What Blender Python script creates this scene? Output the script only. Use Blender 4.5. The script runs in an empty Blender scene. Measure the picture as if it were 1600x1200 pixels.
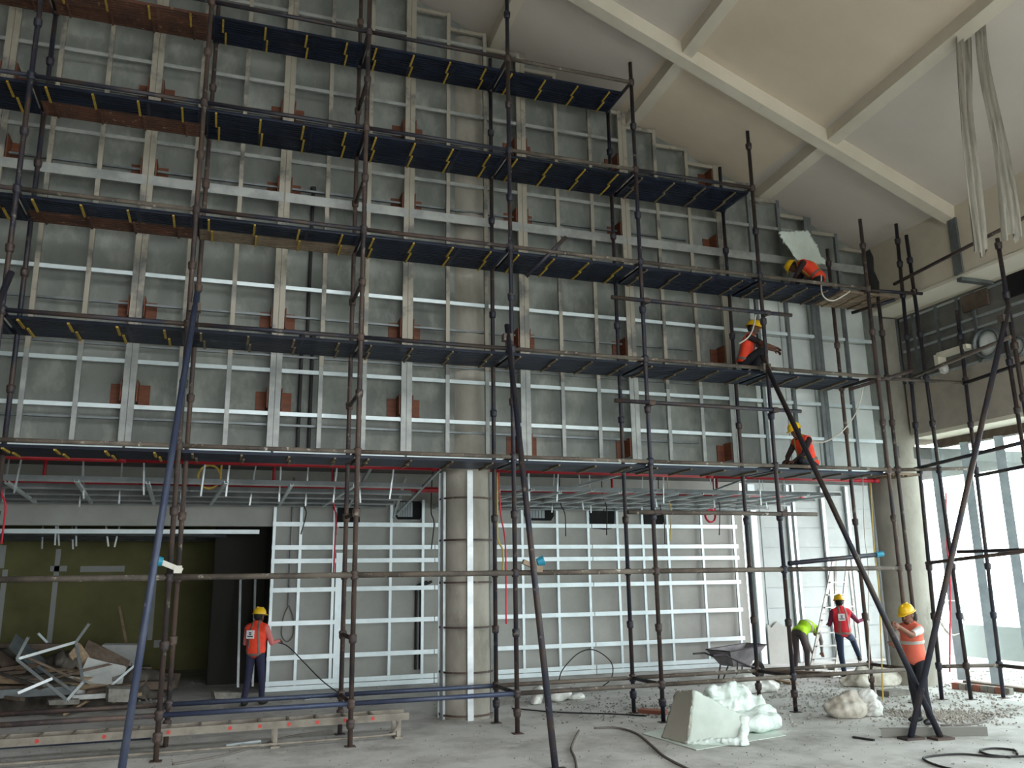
import bpy, math, random
import numpy as np
from mathutils import Matrix, Vector

# ------------------------------------------------------------------ camera
F = 1321.0
PPX, PPY = 800.0, 600.0
CAM_H = 2.2857
def _rot():
    z = np.array([716.0 - PPX, -5200.0 - PPY, F]); z /= np.linalg.norm(z)
    x = np.array([4700.0 - PPX, 0.0, F]); x[1] = -(x[0]*z[0] + x[2]*z[2])/z[1]; x /= np.linalg.norm(x)
    return np.stack([x, np.cross(z, x), z], 1)
R = _rot()
C0 = np.array([0, 0, CAM_H])
def ray(u, v): return R.T @ np.array([(u-PPX)/F, (v-PPY)/F, 1.0])
def onz(u, v, z=0.0):
    d = ray(u, v); return Vector(C0 + d*((z-C0[2])/d[2]))
def ony(u, v, y):
    d = ray(u, v); return Vector(C0 + d*(y/d[1]))
def onx(u, v, x):
    d = ray(u, v); return Vector(C0 + d*(x/d[0]))

scene = bpy.context.scene
COL = scene.collection
cam_data = bpy.data.cameras.new('camera')
cam_data.sensor_width = 36.0
cam_data.lens = F/1600.0*36.0
cam_data.clip_end = 400
cam = bpy.data.objects.new('camera', cam_data)
COL.objects.link(cam)
cm = Matrix.Identity(4)
for i in range(3):
    cm[i][0], cm[i][1], cm[i][2], cm[i][3] = R[0][i], -R[1][i], -R[2][i], C0[i]
cam.matrix_world = cm
scene.camera = cam

# ------------------------------------------------------------------ light
WORLD_STRENGTH = 11.0
EXPOSURE = 0.0
world = bpy.data.worlds.new('overcast_sky')
scene.world = world
world.use_nodes = True
bg = world.node_tree.nodes['Background']
bg.inputs[0].default_value = (0.93, 0.97, 1.0, 1)
bg.inputs[1].default_value = WORLD_STRENGTH
def portal(loc, rot, sx, sy):
    l = bpy.data.lights.new('daylight_portal', 'AREA'); l.shape = 'RECTANGLE'
    l.size, l.size_y = sx, sy; l.cycles.is_portal = True
    o = bpy.data.objects.new('daylight_portal', l); COL.objects.link(o)
    o.location = loc; o.rotation_euler = rot
portal((6.5, -10.3, 2.4), (math.radians(90), 0, 0), 16, 4.8)          # unseen rear opening, kept to the right to shape the light
portal((3, -3.5, 14.9), (0, 0, 0), 8, 7)                        # unseen roof opening behind the camera, added to light the floor
portal((14.95, 2.0, 2.55), (0, math.radians(90), 0), 5.0, 24.0)      # window strip, right side
portal((17.95, 16.4, 2.3), (0, math.radians(90), 0), 4.6, 3.6)       # far window behind the corner column
scene.view_settings.view_transform = 'Standard'
scene.view_settings.look = 'None'
scene.view_settings.gamma = 1.0
scene.view_settings.exposure = EXPOSURE
scene.view_settings.use_curve_mapping = False
scene.cycles.max_bounces = 8
scene.cycles.diffuse_bounces = 5
scene.cycles.glossy_bounces = 3
scene.cycles.transparent_max_bounces = 12
scene.cycles.sample_clamp_indirect = 8.0
scene.cycles.caustics_reflective = False
scene.cycles.caustics_refractive = False

# ------------------------------------------------------------------ helpers
rng = random.Random(7)
W = {}
def srgb(r, g, b):
    f = lambda c: (c/255/12.92) if c/255 <= 0.04045 else ((c/255+0.055)/1.055)**2.4
    return (f(r), f(g), f(b), 1)

MATS = {}
def material(name, col, rough=0.7, metal=0.0, col2=None, scale=3.0, lo=0.4, hi=0.65, bump=0.0, bscale=40.0,
             per_object=0.0, stretch=None, col3=None, scale3=1.0, lo3=0.55, hi3=0.7, spec=0.4):
    m = bpy.data.materials.new(name); m.use_nodes = True
    nt = m.node_tree; N = nt.nodes; L = nt.links
    b = N['Principled BSDF']
    b.inputs['Roughness'].default_value = rough
    b.inputs['Metallic'].default_value = metal
    b.inputs['Specular IOR Level'].default_value = spec
    geo = N.new('ShaderNodeNewGeometry')
    vec = geo.outputs['Position']
    if stretch:
        mp = N.new('ShaderNodeMapping'); mp.inputs['Scale'].default_value = stretch
        L.new(vec, mp.inputs['Vector']); vec = mp.outputs['Vector']
    out = None
    def layer(prev, color, sc, lo_, hi_):
        n = N.new('ShaderNodeTexNoise'); n.inputs['Scale'].default_value = sc; n.inputs['Detail'].default_value = 6; n.inputs['Roughness'].default_value = 0.65
        L.new(vec, n.inputs['Vector'])
        r = N.new('ShaderNodeMapRange'); r.inputs['From Min'].default_value = lo_; r.inputs['From Max'].default_value = hi_
        L.new(n.outputs['Fac'], r.inputs['Value'])
        x = N.new('ShaderNodeMix'); x.data_type = 'RGBA'
        L.new(r.outputs['Result'], x.inputs[0])
        if isinstance(prev, tuple): x.inputs[6].default_value = prev
        else: L.new(prev, x.inputs[6])
        x.inputs[7].default_value = color
        return x.outputs[2]
    cur = col
    if col2: cur = layer(cur, col2, scale, lo, hi)
    if col3: cur = layer(cur, col3, scale3, lo3, hi3)
    if per_object:
        oi = N.new('ShaderNodeObjectInfo')
        h = N.new('ShaderNodeHueSaturation')
        r = N.new('ShaderNodeMapRange'); r.inputs['To Min'].default_value = 1-per_object; r.inputs['To Max'].default_value = 1+per_object
        L.new(oi.outputs['Random'], r.inputs['Value']); L.new(r.outputs['Result'], h.inputs['Value'])
        if isinstance(cur, tuple): h.inputs['Color'].default_value = cur
        else: L.new(cur, h.inputs['Color'])
        cur = h.outputs['Color']
    if isinstance(cur, tuple): b.inputs['Base Color'].default_value = cur
    else: L.new(cur, b.inputs['Base Color'])
    if bump:
        n = N.new('ShaderNodeTexNoise'); n.inputs['Scale'].default_value = bscale; n.inputs['Detail'].default_value = 5
        L.new(vec, n.inputs['Vector'])
        bp = N.new('ShaderNodeBump'); bp.inputs['Strength'].default_value = bump; bp.inputs['Distance'].default_value = 0.02
        L.new(n.outputs['Fac'], bp.inputs['Height']); L.new(bp.outputs['Normal'], b.inputs['Normal'])
    MATS[name] = m
    return m

material('floor_concrete', srgb(204, 202, 198), 0.8, 0, srgb(150, 147, 141), 0.9, 0.44, 0.7, 0.25, 25, col3=srgb(216, 214, 209), scale3=2.5, lo3=0.55, hi3=0.75)
material('wall_cement', srgb(132, 135, 130), 0.85, 0, srgb(106, 109, 105), 0.7, 0.4, 0.65, 0.12, 20, stretch=(1, 1, 0.55), col3=srgb(160, 162, 154), scale3=1.9, lo3=0.5, hi3=0.75)
material('wall_lower_cement', srgb(168, 168, 162), 0.85, 0, srgb(152, 152, 146), 0.6, 0.4, 0.65, 0.1, 20)
material('board_white', srgb(172, 179, 177), 0.75, 0, srgb(152, 159, 157), 0.9, 0.4, 0.7)
material('board_panel', srgb(216, 221, 218), 0.75, 0, srgb(194, 200, 197), 1.1, 0.4, 0.7)
material('column_concrete', srgb(166, 161, 150), 0.85, 0, srgb(138, 133, 122), 1.2, 0.4, 0.65, 0.2, 15, stretch=(1, 1, 0.5), col3=srgb(105, 99, 90), scale3=1.1, lo3=0.62, hi3=0.8)
material('ceiling_plaster', srgb(206, 191, 170), 0.9, 0, srgb(192, 176, 155), 0.35, 0.35, 0.7)
material('beam_plaster', srgb(208, 199, 181), 0.9, 0, srgb(196, 187, 169), 0.9, 0.4, 0.7, col3=srgb(170, 168, 158), scale3=1.5, lo3=0.66, hi3=0.74)
material('bulkhead_plaster', srgb(214, 204, 184), 0.9, 0, srgb(198, 188, 168), 0.8, 0.4, 0.7)
material('soffit_cream', srgb(232, 226, 208), 0.85)
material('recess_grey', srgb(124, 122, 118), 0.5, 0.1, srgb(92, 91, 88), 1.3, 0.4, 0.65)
material('lintel_board', srgb(182, 173, 160), 0.7, 0, srgb(158, 150, 138), 1.4, 0.4, 0.7)
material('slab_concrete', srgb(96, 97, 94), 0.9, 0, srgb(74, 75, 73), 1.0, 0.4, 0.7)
material('olive_board', srgb(124, 122, 80), 0.85, 0, srgb(104, 102, 66), 0.8, 0.4, 0.7)
material('joint_plaster', srgb(178, 182, 178), 0.9)
material('ceiling_grey', srgb(196, 187, 177), 0.9, 0, srgb(184, 174, 163), 0.35, 0.35, 0.7)
material('polythene_dull', srgb(172, 168, 156), 0.4, 0, srgb(140, 136, 124), 3.0, 0.45, 0.7, 0.4, 9, stretch=(4, 4, 0.6))
material('shade_charcoal', srgb(52, 51, 47), 0.9)  # painted shade of the far room's right end
material('duct_face', srgb(232, 236, 234), 0.35, 0.0)
material('channel_grey', srgb(112, 110, 102), 0.6, 0.1)
material('heap_dark', srgb(92, 86, 78), 0.95, 0, srgb(62, 57, 52), 3.0, 0.4, 0.65, 0.5, 8)
material('galvanised_mid', srgb(168, 170, 166), 0.45, 0.25, srgb(140, 143, 141), 2.0, 0.42, 0.62)
material('mullion_grey', srgb(158, 168, 172), 0.5, 0.2, srgb(138, 148, 152), 3.0, 0.4, 0.65)
material('ladder_dusty', srgb(150, 142, 130), 0.7, 0.1, srgb(122, 114, 104), 4.0, 0.42, 0.65)
material('dark_void', srgb(22, 22, 24), 0.9)  # near-black stand-in for the darkness inside openings
material('galvanised', srgb(196, 202, 203), 0.38, 0.55, srgb(168, 175, 177), 2.2, 0.4, 0.65, spec=0.5)
material('galvanised_bright', srgb(222, 232, 234), 0.4, 0.25, srgb(200, 212, 214), 2.0, 0.4, 0.7, spec=0.5)
material('galvanised_cream', srgb(164, 157, 143), 0.5, 0.2, srgb(112, 111, 108), 1.6, 0.5, 0.62)
material('galvanised_dark', srgb(126, 132, 133), 0.45, 0.5, srgb(104, 109, 110), 3.0, 0.4, 0.65)
material('tube_steel', srgb(44, 45, 56), 0.5, 0.2, srgb(68, 56, 50), 1.7, 0.44, 0.6, 0.1, 60, per_object=0.25, col3=srgb(120, 112, 102), scale3=7.0, lo3=0.62, hi3=0.72)
material('tube_rust', srgb(88, 72, 64), 0.6, 0.15, srgb(58, 52, 54), 1.4, 0.42, 0.62, 0.15, 60, per_object=0.2, col3=srgb(140, 132, 120), scale3=8.0, lo3=0.6, hi3=0.7)
material('tube_dusty', srgb(104, 94, 84), 0.75, 0.05, srgb(70, 63, 58), 2.1, 0.42, 0.65, 0.2, 50, per_object=0.15, col3=srgb(190, 182, 168), scale3=9.0, lo3=0.6, hi3=0.7)
material('tube_blue', srgb(58, 66, 90), 0.45, 0.2, srgb(76, 82, 98), 2.0, 0.4, 0.7, 0.05, 60, col3=srgb(140, 142, 146), scale3=5.0, lo3=0.64, hi3=0.72)
material('deck_navy', srgb(29, 37, 55), 0.45, 0.2, srgb(20, 25, 38), 3.0, 0.4, 0.65, per_object=0.2)
material('deck_rust', srgb(100, 66, 52), 0.8, 0, srgb(74, 50, 42), 3.0, 0.4, 0.65, per_object=0.2, col3=srgb(150, 118, 96), scale3=9, lo3=0.6, hi3=0.7)
material('deck_tan', srgb(142, 124, 104), 0.8, 0, srgb(108, 94, 80), 3.0, 0.4, 0.65, per_object=0.15)
material('bar_yellow', srgb(178, 148, 58), 0.6, 0, srgb(126, 106, 52), 12, 0.5, 0.7)
material('bar_tan', srgb(128, 112, 86), 0.7, 0, srgb(92, 80, 64), 12, 0.5, 0.7)
material('ply_brown', srgb(120, 70, 46), 0.65, 0, srgb(92, 52, 36), 2.0, 0.4, 0.65, stretch=(1, 1, 9))
material('pipe_red', srgb(176, 30, 42), 0.4, 0, srgb(150, 24, 36), 1.5, 0.4, 0.7)
material('pipe_black', srgb(34, 33, 34), 0.6)
material('conduit_grey', srgb(150, 152, 152), 0.5)
material('duct_metal', srgb(176, 178, 176), 0.3, 0.8)
material('wire_black', srgb(40, 38, 38), 0.6)
material('wire_grey', srgb(110, 104, 98), 0.7)
material('wire_red', srgb(200, 40, 62), 0.5)
material('wire_yellow', srgb(206, 176, 84), 0.6)
material('rope_white', srgb(212, 208, 196), 0.8)
material('glass_wool', srgb(226, 236, 230), 1.0, 0, srgb(205, 218, 210), 5.0, 0.4, 0.7, 0.6, 30)
material('wool_face', srgb(208, 218, 209), 0.8, 0, srgb(190, 201, 191), 2.0, 0.4, 0.7)
material('wool_facing_beige', srgb(176, 172, 158), 0.8)
material('polythene', srgb(214, 214, 208), 0.35, 0, srgb(184, 182, 174), 3.0, 0.45, 0.7, 0.4, 9, spec=0.6)
material('sack_cloth', srgb(206, 200, 188), 0.85, 0, srgb(176, 166, 148), 5.0, 0.45, 0.65, 0.5, 14)
material('timber_pale', srgb(172, 150, 122), 0.8, 0, srgb(140, 118, 94), 4.0, 0.4, 0.65, per_object=0.2, stretch=(1, 5, 5))
material('timber_dark', srgb(104, 90, 78), 0.85, 0, srgb(80, 68, 58), 4.0, 0.4, 0.65, per_object=0.25)
material('gypsum', srgb(206, 208, 204), 0.85, 0, srgb(186, 188, 184), 3.0, 0.4, 0.7, per_object=0.1)
material('rubble', srgb(150, 146, 138), 0.9, 0, srgb(112, 106, 98), 7.0, 0.4, 0.7, per_object=0.3)
material('gravel', srgb(146, 140, 131), 0.95, 0, srgb(190, 184, 175), 30.0, 0.4, 0.6)
material('brick_red', srgb(158, 100, 82), 0.9)
material('aluminium', srgb(160, 158, 152), 0.45, 0.35, srgb(126, 123, 117), 4.0, 0.45, 0.65)
material('sticker_red', srgb(206, 70, 62), 0.6)
material('barrow_steel', srgb(142, 138, 140), 0.6, 0.3, srgb(104, 100, 102), 3.0, 0.4, 0.65)
material('barrow_dark', srgb(70, 62, 66), 0.7, 0.2)
material('rubber_black', srgb(28, 28, 30), 0.8)
material('cap_cyan', srgb(46, 140, 168), 0.5)
material('skin', srgb(124, 82, 62), 0.6)
material('skin_dark', srgb(92, 58, 44), 0.6)
material('hair_black', srgb(20, 18, 18), 0.7)
material('lip', srgb(110, 62, 54), 0.6)
material('eye_dark', srgb(16, 14, 14), 0.3)
material('helmet_yellow', srgb(236, 190, 30), 0.35, spec=0.5)
material('vest_orange', srgb(246, 78, 48), 0.75, 0, srgb(226, 62, 40), 4.0, 0.4, 0.7, 0.3, 9)
material('vest_peach', srgb(240, 122, 98), 0.75, 0, srgb(226, 104, 82), 4.0, 0.4, 0.7, 0.3, 9)
material('vest_red', srgb(216, 42, 52), 0.75, 0, srgb(192, 34, 46), 4.0, 0.4, 0.7, 0.3, 9)
material('vest_green', srgb(166, 214, 30), 0.75, 0, srgb(140, 190, 24), 4.0, 0.4, 0.7, 0.3, 9)
material('strip_grey', srgb(122, 104, 96), 0.5)
material('strip_pale', srgb(196, 192, 182), 0.4)
material('shirt_pink', srgb(206, 120, 116), 0.85)
material('shirt_white', srgb(216, 214, 208), 0.85, 0, srgb(190, 190, 188), 6, 0.45, 0.65)
material('shirt_maroon', srgb(96, 34, 58), 0.85)
material('shirt_dark', srgb(46, 32, 34), 0.85)
material('shirt_grey', srgb(120, 116, 112), 0.85)
material('trousers_navy', srgb(44, 44, 68), 0.85, bump=0.3, bscale=8)
material('trousers_black', srgb(34, 34, 40), 0.85, bump=0.3, bscale=8)
material('trousers_blue', srgb(40, 54, 76), 0.85, bump=0.3, bscale=8)
material('trousers_brown', srgb(74, 66, 66), 0.85, bump=0.3, bscale=8)
material('shoe_black', srgb(26, 25, 26), 0.6)
material('patch_white', srgb(222, 222, 220), 0.7)
material('print_dark', srgb(50, 54, 70), 0.7)
material('harness_strap', srgb(190, 160, 74), 0.7)
material('outside_ground', srgb(205, 205, 200), 0.9)
material('outside_wall', srgb(150, 152, 150), 0.9)
def glass_material():
    m = bpy.data.materials.new('window_glass'); m.use_nodes = True
    nt = m.node_tree; N = nt.nodes; L = nt.links
    N.remove(N['Principled BSDF'])
    t = N.new('ShaderNodeBsdfTransparent'); t.inputs[0].default_value = (0.9, 0.96, 0.95, 1)
    g = N.new('ShaderNodeBsdfGlossy'); g.inputs['Roughness'].default_value = 0.05
    d = N.new('ShaderNodeBsdfDiffuse'); d.inputs[0].default_value = (0.8, 0.85, 0.85, 1)
    x = N.new('ShaderNodeMixShader'); x.inputs[0].default_value = 0.05
    y = N.new('ShaderNodeMixShader'); y.inputs[0].default_value = 0.06
    L.new(t.outputs[0], x.inputs[1]); L.new(g.outputs[0], x.inputs[2])
    L.new(x.outputs[0], y.inputs[1]); L.new(d.outputs[0], y.inputs[2])
    L.new(y.outputs[0], N['Material Output'].inputs['Surface'])
    MATS['window_glass'] = m
glass_material()

def tag(o, label=None, cat=None, group=None, kind=None):
    if label: o['label'] = label
    if cat: o['category'] = cat
    if group: o['group'] = group
    if kind: o['kind'] = kind
    return o
def mesh_data(name, verts, faces, mats, midx=None, smooth=False):
    me = bpy.data.meshes.new(name)
    me.from_pydata([tuple(v) for v in verts], [], [tuple(int(i) for i in f) for f in faces])
    for m in (mats if isinstance(mats, (list, tuple)) else [mats]): me.materials.append(MATS[m])
    if midx is not None: me.polygons.foreach_set('material_index', midx)
    if smooth: me.polygons.foreach_set('use_smooth', [True]*len(me.polygons))
    me.update()
    return me
def add(name, me, M=None, parent=None):
    o = bpy.data.objects.new(name, me)
    COL.objects.link(o)
    M = M or Matrix.Identity(4)
    W[o] = M
    if parent is not None:
        o.parent = parent
        o.matrix_basis = W[parent].inverted() @ M
    else:
        o.matrix_basis = M
    return o
def thing(name, loc, label, cat, group=None, kind=None):
    o = add(name, None, Matrix.Translation(loc))
    o.empty_display_size = 0.2
    return tag(o, label, cat, group, kind)

class MB:
    """collects vertices and faces of one mesh"""
    def __init__(s): s.v = []; s.f = []; s.m = []
    def put(s, v, f, mi=0, M=None):
        n = len(s.v)
        s.v += [tuple(M @ Vector(p)) if M else tuple(p) for p in v]
        s.f += [tuple(i+n for i in q) for q in f]; s.m += [mi]*len(f)
        return s
    def box(s, c, size, mi=0, M=None):
        x, y, z = (k/2 for k in size); cx, cy, cz = c
        v = [(cx+a*x, cy+b*y, cz+d*z) for a in (-1, 1) for b in (-1, 1) for d in (-1, 1)]
        return s.put(v, [(0, 1, 3, 2), (4, 6, 7, 5), (0, 4, 5, 1), (2, 3, 7, 6), (0, 2, 6, 4), (1, 5, 7, 3)], mi, M)
    def cyl(s, a, b, r, r2=None, n=10, mi=0, caps=True):
        a, b = Vector(a), Vector(b); r2 = r if r2 is None else r2
        d = (b-a).normalized(); u = d.orthogonal().normalized(); w = d.cross(u)
        v = []
        for p, q in ((a, r), (b, r2)):
            for i in range(n):
                t = 2*math.pi*i/n; v.append(p + u*math.cos(t)*q + w*math.sin(t)*q)
        f = [(i, (i+1) % n, n+(i+1) % n, n+i) for i in range(n)]
        if caps: f += [tuple(range(n))[::-1], tuple(range(n, 2*n))]
        return s.put(v, f, mi)
    def sweep(s, pts, r, n=6, mi=0):
        pts = [Vector(p) for p in pts]; k = len(pts)
        v = []; f = []
        up = None
        for i, p in enumerate(pts):
            d = (pts[min(i+1, k-1)] - pts[max(i-1, 0)]).normalized()
            if up is None: up = d.orthogonal().normalized()
            up = (up - d*up.dot(d)).normalized(); w = d.cross(up)
            rr = r[i] if isinstance(r, (list, tuple)) else r
            for j in range(n):
                t = 2*math.pi*j/n; v.append(p + up*math.cos(t)*rr + w*math.sin(t)*rr)
        for i in range(k-1):
            for j in range(n):
                f.append((i*n+j, i*n+(j+1) % n, (i+1)*n+(j+1) % n, (i+1)*n+j))
        f += [tuple(range(n))[::-1], tuple(range((k-1)*n, k*n))]
        return s.put(v, f, mi)
    def lathe(s, prof, n=24, mi=0, M=None):
        v = []; f = []
        for r, z in prof:
            for i in range(n):
                t = 2*math.pi*i/n; v.append((r*math.cos(t), r*math.sin(t), z))
        for k in range(len(prof)-1):
            for i in range(n): f.append((k*n+i, k*n+(i+1) % n, (k+1)*n+(i+1) % n, (k+1)*n+i))
        return s.put(v, f, mi, M)
    def prism(s, poly, depth, M=None, mi=0):
        n = len(poly)
        v = [(x, y, 0) for x, y in poly] + [(x, y, depth) for x, y in poly]
        f = [tuple(range(n))[::-1], tuple(range(n, 2*n))] + [(i, (i+1) % n, n+(i+1) % n, n+i) for i in range(n)]
        return s.put(v, f, mi, M)
    def build(s, name, mats, M=None, parent=None, smooth=False):
        return add(name, mesh_data(name, s.v, s.f, mats, s.m, smooth), M, parent)

_cache = {}
def box_part(name, mat, c, size, parent=None, rot=None):
    key = (name, mat, 'box') + tuple(round(k, 3) for k in size)
    if key not in _cache: _cache[key] = mesh_data(name, *(lambda b: (b.v, b.f))(MB().box((0, 0, 0), size)), mat)
    M = Matrix.Translation(c)
    if rot is not None: M = M @ (rot.to_4x4() if hasattr(rot, 'to_4x4') else rot)
    return add(name, _cache[key], M, parent)
def along(a, b):
    a, b = Vector(a), Vector(b); d = b-a
    return Matrix.Translation(a) @ d.to_track_quat('Z', 'Y').to_matrix().to_4x4(), d.length
def tube_part(name, mat, a, b, r, parent=None, n=10, cups=None):
    """one straight tube; cups = heights along it that carry a cup joint"""
    M, ln = along(a, b)
    ln = round(ln, 2)
    key = (name, mat, ln, r, n, tuple(cups or ()))
    if key not in _cache:
        m = MB().cyl((0, 0, 0), (0, 0, ln), r, n=n)
        for c in cups or ():
            m.lathe([(r, c-0.07), (r+0.016, c-0.06), (r+0.024, c-0.02), (r+0.02, c), (r+0.026, c+0.012), (r+0.024, c+0.05), (r, c+0.065)], n)
        me = mesh_data(name, m.v, m.f, mat)
        me.polygons.foreach_set('use_smooth', [len(p.vertices) == 4 for p in me.polygons])
        _cache[key] = me
    return add(name, _cache[key], M, parent)
def channel_part(name, mat, a, b, w, d, face, parent=None, t=0.006):
    """C-shaped channel between a and b, web of width w facing direction face, flanges d deep"""
    a, b = Vector(a), Vector(b); z = (b-a); ln = round(z.length, 3); z.normalize()
    y = -Vector(face).normalized(); y = (y - z*y.dot(z)).normalized(); x = y.cross(z)
    key = (name, mat, ln, w, d)
    if key not in _cache:
        h = w/2
        poly = [(-h, 0), (h, 0), (h, d), (h-t, d), (h-t, t), (-h+t, t), (-h+t, d), (-h, d)]
        m = MB().prism(poly, ln)
        _cache[key] = mesh_data(name, m.v, m.f, mat)
    M = Matrix.Identity(4)
    for i in range(3): M[i][0], M[i][1], M[i][2], M[i][3] = x[i], y[i], z[i], a[i]
    return add(name, _cache[key], M, parent)
def smooth_path(pts, n=8):
    pts = [Vector(p) for p in pts]; out = []
    P = [pts[0]*2-pts[1]] + pts + [pts[-1]*2-pts[-2]]
    for i in range(1, len(P)-2):
        for k in range(n):
            t = k/n; a, b, c, d = P[i-1], P[i], P[i+1], P[i+2]
            out.append(0.5*((2*b) + (c-a)*t + (2*a-5*b+4*c-d)*t*t + (3*b-a-3*c+d)*t**3))
    out.append(pts[-1]); return out
def cable(name, mat, pts, r, label, cat, parent=None, n=8, group=None):
    o = MB().sweep(smooth_path(pts, n), r, 6).build(name, mat, None, parent, True)
    return tag(o, label, cat, group) if parent is None else o

# ------------------------------------------------------------------ structure
YW = 14.26            # face of the tall upper wall
YL = 19.4             # face of the set-back lower wall
XR = 13.27            # face of the right bulkhead
def ceil_z(x): return 14.568 - 0.402*x if x > -6 else 14.568 - 0.402*(-12 - x)
def struct(name, mb, mat, label=None, parent=None):
    o = mb.build(name, mat, None, parent)
    if parent is None: tag(o, label, None, None, 'structure')
    return o

struct('floor', MB().box((-3.5, 8, -0.1), (43, 38, 0.2)), 'floor_concrete', 'dusty pale grey concrete floor slab of the hall')
struct('ground_outside', MB().box((40, 8, -0.25), (43.9, 90, 0.3)).box((-3.5, -36, -0.25), (43, 50, 0.3)), 'outside_ground')  # pale ground, added to bounce light up to the ceiling
# tall upper wall, top edge following the roof slope
def wall_prism(x0, x1, z0, y0, y1, xs):
    top = [(x, ceil_z(x)+0.1) for x in xs]
    poly = [(x0, z0), (x1, z0)] + top[::-1]
    M = Matrix.Translation((0, y1, 0)) @ Matrix.Rotation(math.radians(90), 4, 'X')
    return MB().prism(poly, y1-y0, M)
wall_back = struct('wall_back', wall_prism(-25, 13.6, 4.25, YW, YW+0.25, [-25, -6, 13.6]), 'wall_cement', 'tall grey cement wall behind the metal framing')
def roof_piece(mb, x0, x1, y0, y1):
    xs = [x0] + ([-6] if x0 < -6 < x1 else []) + [x1]
    for a, b in zip(xs, xs[1:]):
        mb.put([(x, y, ceil_z(x)+dz) for dz in (0, 0.25) for x in (a, b) for y in (y0, y1)],
               [(0, 1, 3, 2), (4, 6, 7, 5), (0, 4, 5, 1), (2, 3, 7, 6), (0, 2, 6, 4), (1, 5, 7, 3)])
    return mb
rf = roof_piece(MB(), -25, 7.3, 3.0, YW+0.25)
roof_piece(rf, 10.3, 14.6, 3.0, YW+0.25)
roof_piece(rf, -25, -1, -10.4, 3.0); roof_piece(rf, 7.0, 14.6, -10.4, 3.0); roof_piece(rf, -1, 7, 0.0, 3.0); roof_piece(rf, -1, 7, -10.4, -7.0)   # gap left behind the camera, added so daylight reaches the floor
struct('ceiling', rf, 'ceiling_grey', 'sloping greyish plastered ceiling panels')
struct('ceiling_middle', roof_piece(MB(), 7.3, 10.3, 3.0, YW+0.25), 'ceiling_plaster', 'tan plastered ceiling panels between the two right ribs')
# roof ribs running in depth, and the long beam running down the slope
def sloped_bar(name, x0, y0, x1, y1, w, drop, label):
    """ceiling rib from (x0,y0) to (x1,y1) in plan, hanging under the slope"""
    d = Vector((x1-x0, y1-y0, 0)).normalized(); s = Vector((-d.y, d.x, 0))*w/2
    v = []
    for (x, y) in ((x0, y0), (x1, y1)):
        for sg, wf in ((-1, 1), (1, 1)):
            p = Vector((x, y, 0)) + s*sg
            v.append((p.x, p.y, ceil_z(p.x)+0.02))
        for sg in (1, -1):
            p = Vector((x, y, 0)) + s*sg*0.8
            v.append((p.x, p.y, ceil_z(p.x)-drop))
    o = MB().put(v, [(0, 1, 2, 3), (7, 6, 5, 4), (0, 4, 5, 1), (1, 5, 6, 2), (2, 6, 7, 3), (3, 7, 4, 0)]).build(name, 'beam_plaster')
    return tag(o, label, None, None, 'structure')
sloped_bar('trim_1', 10.66, YW, 9.95, 3, 0.25, 0.2, 'ceiling rib nearest the right bulkhead')
sloped_bar('trim_2', 7.6, YW, 7.08, 3, 0.24, 0.2, 'ceiling rib in the middle of the visible ceiling')
sloped_bar('trim_3', 4.66, YW, 4.3, 3, 0.24, 0.2, 'ceiling rib at the top of the tall wall')
sloped_bar('trim_4', -1.0, 11.82, XR+0.02, 11.82, 0.3, 0.27, 'long cream roof beam crossing the ribs')
# right side: bulkhead, soffit, recess, lintel
struct('wall_right', MB().box((13.62, 1.93, 8.6), (0.7, 24.66, 1.5)), 'bulkhead_plaster', 'beige plastered bulkhead under the ceiling edge')
struct('trim_5', MB().box((13.72, 1.93, 7.82), (0.9, 24.66, 0.08)), 'soffit_cream', 'cream soffit board under the bulkhead')
struct('trim_6', MB().box((14.3, 1.93, 8.7), (0.7, 24.66, 1.85)), 'bulkhead_plaster')
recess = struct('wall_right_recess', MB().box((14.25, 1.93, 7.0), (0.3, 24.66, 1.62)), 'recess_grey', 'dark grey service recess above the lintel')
struct('wall_right_lintel', MB().box((14.25, 1.93, 5.71), (0.34, 24.66, 1.13)), 'lintel_board', 'grey brown lintel board over the windows')
struct('trim_7', MB().box((14.55, 1.93, 5.11), (0.9, 24.66, 0.09)), 'soffit_cream', 'bright cream window head soffit')
struct('trim_8', MB().box((14.82, 1.93, 4.98), (0.14, 24.66, 0.18)), 'timber_dark', 'brown window head rail')
struct('trim_9', MB().box((15.3, 1.93, 6.5), (0.6, 24.66, 3.0)), 'slab_concrete')
struct('trim_10', MB().box((14.75, 1.93, 0.04), (0.2, 24.66, 0.08)), 'timber_dark', 'brown window sill strip on the floor')
# left and rear enclosure of the hall (outside the view)
struct('wall_left', MB().box((-25.1, 4.5, 4.7), (0.2, 30, 9.5)), 'wall_cement')
struct('wall_rear', wall_prism(-25, 14.6, 4.8, -10.4, -10.2, [-25, -6, 14.6]).box((-13.25, -10.3, 2.4), (23.5, 0.2, 4.8)), 'wall_cement')  # left part closed to hold rear light off that side
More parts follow.
